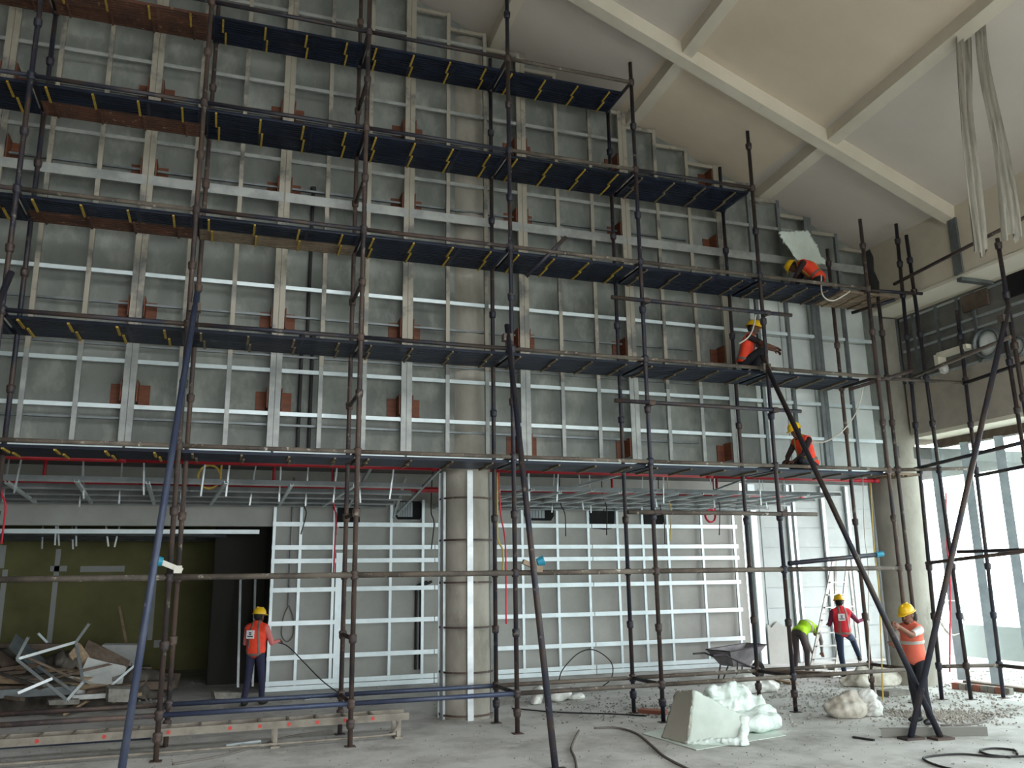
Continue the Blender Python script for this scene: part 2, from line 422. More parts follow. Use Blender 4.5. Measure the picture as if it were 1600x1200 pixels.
# set-back zone under the upper wall
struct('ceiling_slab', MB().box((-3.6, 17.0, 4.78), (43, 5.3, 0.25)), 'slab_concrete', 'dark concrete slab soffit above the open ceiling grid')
wl = MB()
wl.box((7.15, YL+0.1, 2.33), (11.98, 0.2, 4.66))                    # framed wall
wl.box((-11.95, YL+0.1, 4.045), (26.22, 0.2, 1.23))                 # beam over the left opening
struct('wall_lower', wl, 'wall_lower_cement', 'grey set-back wall behind the bright lower framing')
struct('wall_lower_right', MB().box((15.7, YL+0.1, 2.33), (4.8, 0.2, 4.66)), 'board_white', 'bright white boarded wall at the right')
struct('wall_dark_gap', MB().box((13.2, YL+0.5, 2.0), (0.5, 0.1, 4.4)), 'dark_void')  # black panel painted as the darkness of the doorway behind
struct('wall_far_right', MB().box((18.1, 18.85, 2.3), (0.2, 1.3, 4.6)), 'board_white')
struct('wall_corner', MB().box((15.0, 14.85, 7.4), (1.2, 1.15, 4.5)).box((14.5, 14.95, 8.6), (2.2, 0.9, 1.6)), 'bulkhead_plaster')
# far left room
struct('wall_far_room', MB().box((-11, 25.1, 2.0), (25, 0.2, 4.2)), 'olive_board', 'olive green board wall of the far room')
struct('wall_far_room_shade', MB().box((1.25, 22.3, 2.0), (0.2, 5.6, 4.2)).box((-22.9, 22.3, 2.0), (0.2, 5.6, 4.2)).box((0.1, 23.2, 2.0), (0.25, 3.8, 4.2)).box((0.6, 21.25, 2.0), (1.2, 0.12, 4.2)), 'shade_charcoal')  # dark partitions paint the room's shade; far left end added to block light
struct('ceiling_far_room', MB().box((-11, 22.3, 4.1), (24.5, 5.8, 0.2)), 'slab_concrete')
struct('floor_far_room', MB().box((-3.5, 30, -0.1), (43, 6, 0.2)), 'floor_concrete')
for i, (u0, u1, v0, v1) in enumerate([(-12, 10, 852, 888), (80, 88, 858, 1010), (78, 105, 884, 893), (125, 195, 884, 894), (236, 240, 890, 1000), (240, 252, 1000, 1012), (0, 4, 890, 1000)]):
    a, b = ony(u0, v1, 24.98), ony(u1, v0, 24.98)
    o = box_part('trim_joint', 'joint_plaster', ((a.x+b.x)/2, 24.99, (a.z+b.z)/2), (max(0.12, b.x-a.x), 0.03, b.z-a.z))
    tag(o, ['grey joint plaster patch at the left frame edge', 'tall grey joint plaster strip on the olive wall', 'short joint plaster arm beside the tall strip', 'horizontal joint plaster band on the olive wall', 'grey joint strip beside the blue raker', 'low joint plaster patch beside the blue raker', 'thin joint strip at the frame edge'][i], None, None, 'structure')
bpy.data.objects['wall_far_room']['kind'] = 'structure'

# ------------------------------------------------------------------ concrete columns
def round_column(name, cx, cy, r, h, label, ring_z, ring_r, chans, ring_mat):
    root = thing(name, (cx, cy, 0), label, 'column')
    MB().lathe([(0.001, 0), (r, 0), (r, h), (0.001, h)], 40).build('shaft', 'column_concrete', Matrix.Translation((cx, cy, 0)), root)
    sh = root.children[0].data
    sh.polygons.foreach_set('use_smooth', [True]*len(sh.polygons))
    sh.set_sharp_from_angle(angle=0.8)
    for z in ring_z:
        MB().lathe([(ring_r, -0.016), (ring_r+0.012, -0.016), (ring_r+0.012, 0.016), (ring_r, 0.016), (ring_r, -0.016)], 40).build(
            'ring_band', ring_mat, Matrix.Translation((cx, cy, z)), root)
    to_cam = math.atan2(-cy, -cx)
    for ang, w, z0, z1 in chans:
        a = to_cam + math.radians(ang)
        d = Vector((math.cos(a), math.sin(a), 0))
        p = Vector((cx, cy, 0)) + d*(ring_r+0.02)
        channel_part('channel', 'galvanised', (p.x, p.y, z0), (p.x, p.y, z1), w, 0.05, d, root)
    return root
rz = [ony(730, v, 14.1).z for v in (777, 843, 910, 981, 1052, 1120)]
round_column('concrete_column', 4.17, 14.57, 0.43, 14.568-0.402*4.7, 'round concrete column ringed with steel bands in front of the lower wall', rz, 0.47,
             [(-82, 0.07, 0.0, 4.1), (-58, 0.08, 0.0, 4.1), (8, 0.10, 0.0, 4.1), (72, 0.06, 0.0, 4.1)], 'tube_rust')
round_column('corner_column', 13.98, 14.83, 0.52, 7.78, 'thick round concrete column in the right corner beside the windows', [1.0, 1.9, 2.75, 3.65, 4.55, 5.4, 6.3], 0.515,
             [(-78, 0.07, 0.0, 4.1), (-62, 0.09, 0.0, 4.2)], 'column_concrete')

# ------------------------------------------------------------------ metal framing on the tall upper wall
frame = thing('wall_stud_frame', (5, 14.0, 4.3), 'galvanised stud and rail framing covering the tall upper wall', 'metal framing')
YS = 13.97
SX = lambda k: -2.86 + 0.7255*k
KMAX = 22
for k in range(-3, KMAX+1):
    x = SX(k); top = min(ceil_z(x)-0.12, 15.2)
    m = 'galvanised_cream' if k < 18 else 'galvanised_dark'
    offs, w = ((-0.048, 0.048), 0.09) if (k-2) % 3 == 0 else ((0.0,), 0.07)
    zj = 5.75 + 0.1*(k % 3)
    for s in offs:
        channel_part('stud', 'galvanised_mid' if k < 18 else m, (x+s, YS, 4.32), (x+s, YS, zj), w, 0.07, (0, -1, 0), frame)  # tone change at the splice imitates brighter light low down
        channel_part('stud', m, (x+s, YS, zj+0.004), (x+s, YS, top), w, 0.07, (0, -1, 0), frame)
def rail_run(z, h, y, mat, x0, x1, step=3):
    k = x0
    while k < x1:
        k2 = min(k+step, x1)
        xa, xb = SX(k)+0.02, SX(k2)-0.02
        if ceil_z(xb) > z+0.15:
            channel_part('rail', mat, (xa, y, z), (xb, y, z), h, 0.04, (0, -1, 0), frame)
        k = k2
for z in (4.92, 5.64, 7.08, 9.4, 10.85, 12.35, 13.8):
    rail_run(z, 0.065, YS+0.012, 'galvanised_bright' if z < 8 else 'galvanised_mid', -4, KMAX)  # upper rails get a duller tone, imitating weaker light near the roof
rail_run(8.7, 0.17, YS-0.004, 'galvanised_mid', -4, KMAX)
rail_run(4.29, 0.1, YS-0.002, 'galvanised_bright', -4, KMAX)
for z in (4.76, 6.62, 5.93, 8.95, 10.3):
    rail_run(z, 0.035, YS+0.16, 'galvanised_dark', -4, 16)
for k in range(5, KMAX):                      # stepped top rails just under the slope
    xa, xb = SX(k), SX(k+1)
    z = ceil_z(xb)-0.16
    channel_part('top_rail', 'galvanised_cream', (xa+0.03, YS+0.01, z), (xb-0.03, YS+0.01, z), 0.07, 0.05, (0, -1, 0), frame)
# plywood stand-off brackets
def bracket(x, z, h, both):
    m = MB()
    for s in ((-1, 1) if both else (-1,)):
        xs = x + s*0.115
        m.box((xs, (YS+0.02+YW)/2, z), (0.018, YW-YS-0.02, h))
        m.box((xs+s*0.085, YW-0.016, z-0.03), (0.17, 0.018, h))
    o = m.build('bracket', 'ply_brown', None, frame)
for k in range(2, 21, 3):
    x = SX(k)
    rows = ([5.18] if k <= 8 else [4.6]) + [6.55, 8.93, 10.4]
    for j, z in enumerate(rows):
        if z+0.3 < ceil_z(x) and not (k == 20 and j < 3):
            bracket(x, z, 0.34, k <= 11)
bracket(SX(-1), 10.25, 0.4, True); bracket(SX(-1), 9.0, 0.4, True); bracket(SX(-1), 5.2, 0.36, True)
# pale boards between the framing at the right end of the wall
for k in range(18, 22):
    for z0, z1 in ((4.3, 5.64), (5.64, 7.08), (7.08, 7.95)):
        xa, xb = SX(k)+0.01, min(SX(k+1)-0.01, 13.55)
        box_part('board', 'board_panel', ((xa+xb)/2, YW-0.008, (z0+z1)/2), (xb-xa, 0.014, z1-z0-0.012), wall_back)
# black drop pipes fixed to the wall
for u, z0, z1 in ((486, 4.3, 6.3), (469, 4.3, 6.3), (477, 6.42, 9.0)):
    x = ony(u, 600, YW-0.05).x
    o = MB().cyl((x, YW-0.06, z0), (x, YW-0.06, z1), 0.03).cyl((x, YW-0.06, z1-0.02), (x, YW-0.06, z1+0.06), 0.05).build('drop_pipe', 'pipe_black')
    tag(o, {486: 'right one of two black drop pipes low on the wall', 469: 'left one of two black drop pipes low on the wall', 477: 'black drop pipe running higher up the tall wall'}[u], 'pipe')

# ------------------------------------------------------------------ bright framing on the lower wall
pf = thing('partition_frame', (7, 19.3, 0), 'bright galvanised grid framing standing against the lower grey wall', 'metal framing')
for i, x in enumerate([1.19, 1.75, 2.48, 3.75, 4.49, 5.7, 6.91, 7.81, 8.63, 9.42, 10.12, 10.83, 11.82, 12.78]):
    channel_part('stud', 'galvanised_bright', (x, 19.27, 0.02), (x, 19.27, 4.05), 0.06, 0.06, (0, -1, 0), pf)
channel_part('stud', 'galvanised_bright', (2.62, 19.255, 0.1), (2.62, 19.255, 2.85), 0.17, 0.06, (0, -1, 0), pf)
for z in (0.06, 0.17, 0.68, 1.38, 2.07, 2.68, 2.97, 3.47):
    for xa, xb in ((1.15, 4.75), (4.77, 8.7), (8.72, 12.86)):
        channel_part('rail', 'galvanised_bright', (xa, 19.235, z), (xb, 19.235, z), 0.095, 0.04, (0, -1, 0), pf)
# duct holes in the lower wall, black plates painted as their dark insides
for i, (x0, x1, z0, z1) in enumerate([(2.55, 3.05, 3.4, 3.98), (3.85, 4.5, 3.6, 4.02), (7.0, 7.78, 3.6, 4.05), (8.72, 9.4, 3.4, 4.03), (10.14, 10.82, 3.52, 3.98)]):
    t = thing('wall_opening', ((x0+x1)/2, YL-0.02, z0), ['black duct opening left of the column top', 'duct opening with grey lining just left of the round column', 'duct opening holding a crumpled flexible duct', 'ragged black duct opening broken through the top rail', 'small black duct opening with crumbled lower edge'][i], 'wall opening')
    cx, cz = (x0+x1)/2, (z0+z1)/2
    n = 14; poly = []
    for j in range(n):
        a = 2*math.pi*j/n; q = max(abs(math.cos(a)), abs(math.sin(a)))
        jit = 1+rng.uniform(-0.06, 0.06)*(1 if i in (3, 4) else 0.2)
        poly.append((math.cos(a)/q*(x1-x0)/2*jit, math.sin(a)/q*(z1-z0)/2*jit))
    MB().prism(poly, 0.012, Matrix.Translation((cx, YL-0.004, cz)) @ Matrix.Rotation(math.radians(90), 4, 'X')).build('void', 'dark_void', None, t)
    if i in (1, 2):
        m = MB()
        for s in range(6):
            m.box((x0+0.06+(x1-x0-0.3)*s/6+0.03, YL-0.026, cz+0.02), ((x1-x0-0.3)/6-0.01, 0.012, z1-z0-0.08))
        m.build('duct_lining', 'galvanised_dark', None, t)
cx = ony(453, 900, 19.36).x
cd = thing('wall_conduit', (cx, 19.37, 0.9), 'thin grey conduit with a cable loop at its foot behind the framing', 'conduit')
tube_part('pipe', 'conduit_grey', (cx, 19.37, 1.75), (cx, 19.37, 4.5), 0.025, cd)
MB().sweep(smooth_path([(cx, 19.37, 1.75), (cx-.1, 19.35, 1.5), (cx-.12, 19.35, 1.15), (cx, 19.35, 1.0), (cx+.12, 19.35, 1.15), (cx+.1, 19.35, 1.5), (cx+0.01, 19.37, 1.74)]), 0.014).build('loop', 'wire_grey', None, cd)
for u, lab in ((650, 'left'), (657, 'right')):
    x = ony(u, 1000, 19.36).x
    o = MB().cyl((x, 19.36, 0.3), (x, 19.36, 2.1), 0.03).cyl((x, 19.36, 2.1), (x+0.25, 19.36, 2.2), 0.03).build('drain_pipe', 'pipe_black')
    tag(o, lab + ' one of two black pipes on the lower wall left of the column', 'pipe')

# ------------------------------------------------------------------ open ceiling grid with red sprinkler pipes
grid = thing('ceiling_grid', (4, 17, 3.9), 'open galvanised ceiling grid hanging over the set-back zone', 'ceiling grid')
for y, z in ((15.6, 3.98), (16.5, 3.94), (17.4, 3.92), (18.3, 3.9), (19.15, 3.9)):
    for xa, xb in ((-5.5, -0.5), (-0.52, 3.6), (4.75, 9.0), (9.02, 13.2)):
        channel_part('runner', 'galvanised', (xa, y, z), (xb, y, z), 0.09, 0.05, (0, -1, 0.6), grid)
xs = [-4.4, -3.3, -2.2, -1.05, 0.05, 1.2, 2.25] + [2.9 + 0.0*k for k in range(0)] + [5.0+0.62*k for k in range(13)]
for i, x in enumerate(xs):
    y0 = 15.0 + rng.uniform(-0.2, 0.5)
    channel_part('cross_channel', 'galvanised_bright', (x+rng.uniform(-.1, .1), y0, 3.86), (x+rng.uniform(-.25, .1), 19.2, 3.84), 0.06, 0.045, (0, 0, -1), grid)
for i in range(38):
    x = -5 + i*0.47 + rng.uniform(-.12, .12); y = rng.choice((15.6, 16.5, 17.4, 18.3))
    if 3.4 < x < 4.9: continue
    lean = rng.uniform(-.12, .12)
    box_part('hanger', 'galvanised', (x+lean/2, y-0.03, 4.2), (0.03, 0.006, 0.98), grid, Matrix.Rotation(math.atan2(lean, 0.98), 3, 'Y'))
for i, (p, q) in enumerate([((596, 705, 15.4), (540, 800, 18.8)), ((700, 722, 15.0), (620, 805, 19.0)), ((634, 748, 16), (615, 810, 19.1)), ((870, 770, 16), (1000, 735, 15.3)), ((1110, 770, 17), (1190, 740, 16.5))]):
    a, b = ony(*p), ony(*q)
    channel_part('cross_channel', 'galvanised', a, b, 0.05, 0.04, (0, -0.4, -1), grid)
for i, (y, z, r) in enumerate([(14.62, 4.18, 0.042), (17.15, 4.06, 0.055)]):
    t = thing('sprinkler_pipe', (4, y, z), ['long red sprinkler pipe along the edge under the lowest deck', 'red sprinkler pipe deeper behind the ceiling grid'][i], 'pipe')
    for xa, xb in ((-6, -1.5), (-1.48, 3.6) if i == 0 else (-1.48, 4.6), (4.62, 9.2), (9.22, 13.3)):
        tube_part('pipe', 'pipe_red', (xa, y, z), (xb, y, z), r, t, 14)
        tube_part('coupling', 'pipe_red', (xb-0.06, y, z), (xb+0.08, y, z), r+0.008, t, 14)
    for x in ([-3, 1.0, 6.2, 8.3, 11.0] if i else [-4.2, 0.6, 7.3]):
        tube_part('branch', 'pipe_red', (x, y, z), (x, y, 4.65), 0.03, t)
# smaller grid in the far left room
fg = thing('far_ceiling_grid', (-3, 21, 3.4), 'sagging dark ceiling grid inside the far left room', 'ceiling grid')
channel_part('runner', 'galvanised_bright', (-8, 19.75, 3.33), (0.9, 19.75, 3.33), 0.09, 0.05, (0, -1, 0), fg)
for i in range(14):
    y = 20.2 + 0.33*i
    channel_part('runner', 'galvanised_dark', (-9, y, 3.36+rng.uniform(-.03, .03)), (0.1+rng.uniform(-.8, .4), y+rng.uniform(-.6, .6), 3.34+rng.uniform(-.05, .05)), 0.06, 0.04, (0, -1, 0.3), fg)
for i, u in enumerate((88, 92, 120, 168, 185, 347, 410, 68, 115)):
    a = ony(u, 822, 19.9 + 0.3*i)
    box_part('hanger', 'galvanised', (a.x, a.y, 3.35), (0.035, 0.006, 0.6), fg, Matrix.Rotation(rng.uniform(-.25, .25), 3, 'Y'))

# ------------------------------------------------------------------ main scaffold
XS = [-5.45, -2.95, -0.57, 1.94, 4.42, 6.87, 9.37, 11.88]
YF, YB, TR = 12.69, 13.71, 0.036
LZ = [0.57, 2.34, 4.15, 5.94, 7.73, 9.52, 11.31]
LAST = {0: 7, 1: 7, 2: 7, 3: 7, 4: 7, 5: 6, 6: 5}       # last standard each level reaches
scaf = thing('tube_scaffold', (3.2, 13.2, 0), 'five-deck tubular steel scaffold standing along the tall wall', 'scaffold')
TOPF = [13.9, 13.9, 13.9, 13.9, 12.75, 11.72, 10.72, 9.2]
TOPB = [13.9, 13.9, 13.9, 13.4, 11.95, 11.45, 10.45, 8.95]
cup_z = [0.3, 0.57, 1.45, 2.34, 3.24, 4.15, 5.05, 5.94, 6.84, 7.73, 8.63, 9.52, 10.4, 11.31, 12.2, 13.1]
def tmat(): return rng.choice(['tube_steel', 'tube_steel', 'tube_rust'])
for i, x in enumerate(XS):
    for y, tops in ((YF, TOPF), (YB, TOPB)):
        m = ['tube_steel', 'tube_steel', 'tube_rust', 'tube_rust', 'tube_steel', 'tube_steel', 'tube_steel', 'tube_rust'][i]
        xo = x + (0.07 if (y == YB and i == 2) else 0)
        tube_part('standard', m, (xo, y, 0.012), (xo, y, tops[i]), TR, scaf, 12, tuple(c-0.012 for c in cup_z if c < tops[i]-0.1))
        box_part('base_plate', 'tube_rust', (x, y, 0.006), (0.15, 0.15, 0.012), scaf)
for j, z in enumerate(LZ):
    for i in range(LAST[j]):
        for y in (YF, YB):
            if j == 1 and y == YB: continue
            if j == 0 and y == YB and i == 0: pass
            if y == YF: m = 'tube_dusty' if (j in (1, 2) or (j in (3, 4) and i > 3) or (j == 4 and i == 1) or (j >= 5 and i == 4)) else tmat()
            else: m = rng.choice(['tube_steel', 'tube_rust', 'tube_dusty'])
            if j == 0: m = 'tube_blue' if (i == 2 or i == 3) else 'tube_rust' if i < 2 else 'tube_dusty'
            tube_part('ledger', m, (XS[i]+TR, y, z), (XS[i+1]-TR, y, z), TR*(1.15 if j == 1 else 0.95), scaf, 10)
    if j != 1:
        for i in range(LAST[j]+1):
            tube_part('transom', tmat(), (XS[i], YF+TR, z), (XS[i], YB-TR, z), TR*0.9, scaf, 10)
for z in (1.45, 3.24, 5.05, 6.84, 8.63, 10.4):
    tube_part('transom', 'tube_rust', (XS[3], YF+TR, z), (XS[3], YB-TR, z), TR*0.9, scaf, 10)
# clamped guard tubes in front of the right bays, with couplers
for (xa, xb, z, xc) in ((6.23, 9.94, 6.98, (6.9, 9.4)), (6.21, 9.95, 5.15, (6.9, 9.4)), (6.36, 10.09, 3.29, (6.9, 9.4))):
    g = tube_part('guard_tube', 'tube_dusty' if z < 4 else 'tube_steel', (xa, YF-0.09, z), (xb, YF-0.09, z), TR, scaf, 10)
    for x in xc:
        MB().box((0, 0, 0), (0.07, 0.16, 0.09)).cyl((-0.06, -0.045, 0), (0.06, -0.045, 0), 0.048).build('coupler', 'tube_rust', Matrix.Translation((x, YF-0.045, z)), g)
st = tube_part('stub_tube', 'tube_steel', ony(885, 370, 12.55), ony(822, 432, 12.95), TR, scaf, 10)
tube_part('loose_ledger', 'tube_steel', (9.42, YF-0.08, 2.44), (11.35, YF-0.08, 2.58), TR*1.1, scaf, 10)
MB().cyl((0, 0, 0), (0.16, 0, 0.02), 0.05).build('end_cap', 'cap_cyan', Matrix.Translation((11.3, YF-0.08, 2.575)), scaf)

# ------------------------------------------------------------------ deck planks
def plank_mesh(length, width, mat, nslat=6, t=0.045):
    key = ('plank', round(length, 2), round(width, 3), mat, nslat)
    if key in _cache: return _cache[key]
    gap = 0.026; sw = (width-gap*(nslat-1))/nslat
    ys = [0.0]
    for i in range(nslat):
        ys.append(ys[-1]+sw)
        if i < nslat-1: ys.append(ys[-1]+gap)
    nb = 4; bar = 0.05
    xsx = []
    for i in range(nb):
        c = bar/2 + (length-bar)*i/(nb-1)
        xsx += [c-bar/2, c+bar/2]
    v = []; f = []
    nx, ny = len(xsx), len(ys)
    idx = lambda i, j, k: (i*ny+j)*2+k
    for x in xsx:
        for y in ys: v += [(x-length/2, y-width/2, 0), (x-length/2, y-width/2, t)]
    solid = lambda i, j: 0 <= i < nx-1 and 0 <= j < ny-1 and (j % 2 == 0 or i % 2 == 0)
    for i in range(nx-1):
        for j in range(ny-1):
            if not solid(i, j): continue
            a, b, c, d = (i, j), (i+1, j), (i+1, j+1), (i, j+1)
            f.append((idx(*a, 0), idx(*d, 0), idx(*c, 0), idx(*b, 0)))
            f.append((idx(*a, 1), idx(*b, 1), idx(*c, 1), idx(*d, 1)))
            if not solid(i, j-1): f.append((idx(*a, 0), idx(*b, 0), idx(*b, 1), idx(*a, 1)))
            if not solid(i, j+1): f.append((idx(*c, 0), idx(*d, 0), idx(*d, 1), idx(*c, 1)))
            if not solid(i-1, j): f.append((idx(*d, 0), idx(*a, 0), idx(*a, 1), idx(*d, 1)))
            if not solid(i+1, j): f.append((idx(*b, 0), idx(*c, 0), idx(*c, 1), idx(*b, 1)))
    _cache[key] = mesh_data('slat_deck', v, f, mat)
    return _cache[key]
LEVEL = {2: 'lowest', 3: 'second', 4: 'third', 5: 'fourth', 6: 'top'}
BAYN = ['at the left frame edge', 'in the first full bay', 'in the second full bay', 'in the third full bay', 'in the fourth full bay', 'in the fifth full bay', 'in the last bay before the corner', 'at the corner end']
LOOK = {'deck_navy': 'navy slatted steel plank', 'deck_rust': 'rusty brown slatted plank', 'deck_tan': 'pale tan slatted plank'}
def deck_plank(level, bay, x0, x1, y, w, mat, side, nslat=6, dz=0.0, label=None):
    z = LZ[level] - 0.085 + dz
    ln = x1-x0-0.08; cx = (x0+x1)/2
    yel = 'bar_yellow' if (level >= 4 and bay < 5) or (bay < 2) else 'bar_tan'
    lab = label or f"{LOOK[mat]}, {side} row, {LEVEL[level]} deck, {BAYN[bay]}"
    t = thing('deck_plank', (cx, y, z), lab, 'deck plank', 'scaffold deck planks')
    add('slat_deck', plank_mesh(ln, w, mat, nslat), Matrix.Translation((cx, y, z)), t)
    off = 0.0 if side == 'outer' else 0.045
    for k in range(4):
        px = -ln/2 + 0.14 + off + (ln-0.42)*k/3
        if mat == 'deck_rust' and side == 'wall': b = 'deck_rust'
        else: b = yel
        box_part('cross_bar', b, (cx+px, y, z-0.012), (0.03, w*0.98, 0.025), t)
for level in range(2, 7):
    for bay in range(LAST[level]):
        x0, x1 = XS[bay], XS[bay+1]
        if level == 6:
            y1, y2, w, ns = 13.14, 13.49, 0.34, 6
        else:
            y1, y2, w, ns = 13.0, 13.45, 0.44, 7
        m1 = m2 = 'deck_navy'
        if level == 6 and bay < 2: m1 = m2 = 'deck_rust'
        if level in (4, 5) and bay == 1: m2 = 'deck_rust'
        if level == 4 and bay == 2: m2 = 'deck_tan'
        if bay == 6 and level == 3: x1 = 11.55
        if bay == 6 and level == 4: x1 = 11.3
        deck_plank(level, bay, x0, x1, y1, w, m1, 'outer', ns)
        deck_plank(level, bay, x0, x1, y2, w, m2, 'wall', ns)
deck_plank(4, 7, 11.32, 12.8, 13.0, 0.44, 'deck_tan', 'outer')
deck_plank(4, 7, 11.32, 12.8, 13.45, 0.44, 'deck_tan', 'wall')
deck_plank(2, 7, 11.9, 12.75, 13.0, 0.44, 'deck_tan', 'outer')

# ------------------------------------------------------------------ corner scaffold at the right
cs = thing('corner_scaffold', (12.9, 12.4, 0), 'smaller tubular scaffold at the right corner in front of the windows', 'scaffold')
def stand(a, b, m='tube_steel', n=None):
    ln = (Vector(b)-Vector(a)).length
    tube_part('standard', m, a, b, TR, cs, 12, tuple(c for c in (0.57, 1.45, 2.34, 4.15, 5.05, 5.94, 6.84, 7.73, 8.4, 8.9) if c < ln-0.1))
    box_part('base_plate', 'tube_rust', (a[0], a[1], 0.006), (0.15, 0.15, 0.012), cs)
ta = ony(1400, 350, 12.82)
stand((12.63, 12.82, 0.012), ta)
tb = ony(1416, 368, 12.6)
stand((13.08, 12.6, 0.012), (min(tb.x, 13.15), 12.6, tb.z))
stand((12.13, 12.74, 0.012), (12.16, 12.74, 7.6), 'tube_rust')
tc = ony(1513, 476, 12.5)
stand((13.74, 12.5, 0.012), (13.9, 12.5, 7.4))
d1, d0 = ony(1551, 380, 10.2), ony(1600, 640, 10.2)
stand((d0.x+0.1, 10.2, 0.012), (d0.x-0.02, 10.2, d1.z+0.1))
e0 = ony(1598, 688, 11.1)
stand((e0.x+.05, 11.1, 0.012), (e0.x-.05, 11.1, 6.6))
def led(a, b, m='tube_steel'): tube_part('ledger', m, a, b, TR*0.95, cs, 10)
led((12.65, 12.82, 4.2), (d0.x, 10.2, 4.33)); led((12.66, 12.82, 5.95), (d0.x-.05, 10.2, 6.1), 'tube_dusty')
led((12.68, 12.82, 7.95), (12.55, 8.9, 8.1), 'tube_rust'); led((12.15, 13.5, 7.5), (12.66, 12.82, 7.62))
led((11.9, 12.78, 7.73), (13.1, 12.55, 7.7)); led((11.9, 12.78, 5.94), (13.8, 12.5, 5.9), 'tube_dusty')
led((13.8, 12.5, 5.88), (13.5, 10.0, 5.95)); led((11.9, 12.78, 4.15), (13.78, 12.5, 4.2), 'tube_dusty')
led((13.78, 12.5, 4.05), (13.5, 10.0, 4.12)); led((12.65, 12.82, 2.42), (d0.x+.05, 10.2, 2.6), 'tube_rust')
led((13.2, 12.6, 2.62), (14.0, 10.1, 2.62)); led((12.63, 12.82, 0.57), (13.74, 12.5, 0.57), 'tube_dusty')
led((13.74, 12.5, 0.57), (13.74, 10.2, 0.57), 'tube_rust'); led((11.4, 12.95, 5.72), (12.6, 12.5, 6.08), 'tube_rust')

# ------------------------------------------------------------------ long raking tubes
def raker(a, b, mat, label, r=0.043, coupler=None):
    t = thing('raking_tube', a, label, 'scaffold tube', 'long raking tubes propping the scaffold')
    tube_part('tube', mat, a, b, r, t, 14)
    d = (Vector(b)-Vector(a)).normalized()
    box_part('foot_plate', 'tube_rust', (a[0], a[1], 0.015), (0.3, 0.2, 0.03), t)
    if coupler is not None:
        p = Vector(a) + d*coupler
        MB().box((0, 0, 0), (0.15, 0.2, 0.14)).cyl((-0.14, 0, 0.02), (0.14, 0, 0.02), 0.05).build('coupler', 'tube_dusty', Matrix.Translation(p), t)
    q = Vector(b)
    MB().box((0, 0.04, 0), (0.16, 0.12, 0.12)).build('coupler', 'tube_dusty', Matrix.Translation(q - d*0.25), t)
    return t
bl = onz(181, 1262)
raker((bl.x, bl.y, 0.03), ony(308, 458, 12.6), 'tube_blue', 'blue steel raking tube at the left running out of the frame bottom', coupler=None)
b2 = onz(868, 1206)
raker((b2.x, b2.y, 0.03), ony(792, 508, 12.6), 'tube_steel', 'dark raking tube right of the round column, running to the frame bottom')
raker((9.68, 9.93, 0.03), ony(1190, 556, 12.6), 'tube_steel', 'dark raking tube gripped by the standing worker at the right')
raker((9.31, 10.09, 0.03), ony(1576, 478, 10.13), 'tube_steel', 'grey raking tube leaning right to the corner scaffold')
r5 = ony(18, 425, 12.6); tube_top = thing('raking_tube', (r5.x, 12.6, 0), 'upper end of a raking tube at the left frame edge', 'scaffold tube', 'long raking tubes propping the scaffold')
tube_part('tube', 'tube_steel', (r5.x-0.9, 10.5, 0.03), (r5.x, 12.6, r5.z), 0.043, tube_top, 14)
box_part('foot_plate', 'tube_rust', (r5.x-0.9, 10.5, 0.015), (0.3, 0.2, 0.03), tube_top)
# rag-like clamp wraps with coloured caps on the ledger
for (u, v, lab) in ((266, 884, 'pale clamp with cyan cap tied to the left scaffold pole'), (832, 884, 'pale clamp with blue cap beside the raking tube')):
    p = ony(u, v, 12.55)
    t = thing('tube_clamp', p, lab, 'clamp')
    MB().box((0, 0, 0), (0.34, 0.07, 0.07), M=Matrix.Rotation(0.4, 4, 'Y')).box((0.1, 0, -0.05), (0.1, 0.1, 0.1)).build('body', 'deck_tan' if u > 500 else 'rope_white', Matrix.Translation(p), t)
    MB().cyl((0, 0, 0), (0.1 if u > 500 else -0.14, -0.02, 0.03), 0.06, 0.075).build('cap', 'cap_cyan', Matrix.Translation(p + Vector((0.08 if u > 500 else -0.1, 0, 0.05))), t)

# ------------------------------------------------------------------ windows on the right side
WX = 14.75
win = tag(add('window_1', None, Matrix.Translation((WX, 4, 0))), 'tall bright window strip along the right side', None, None, 'structure')
wy = [14.32, 13.5, 12.66] + [12.66-0.86*k for k in range(1, 27)]
for i, y in enumerate(wy):
    channel_part('mullion', 'mullion_grey', (WX-0.05, y, 0.08), (WX-0.05, y, 4.9), 0.17, 0.06, (-1, -0.9, 0), win)
for a, b in zip(wy, wy[1:]):
    box_part('pane', 'window_glass', (WX+0.08, (a+b)/2, 2.5), (0.012, a-b-0.02, 4.8), win)
o = struct('wall_boundary', MB().box((19.5, 10, 0.42), (0.2, 30, 0.84)), 'outside_wall', 'low grey boundary wall outside the windows')
for z in (2.2, 0.55):
    channel_part('transom_bar', 'galvanised_dark', (WX+0.02, 12.2, z), (WX+0.02, -9, z), 0.09, 0.05, (-1, 0, 0), win)
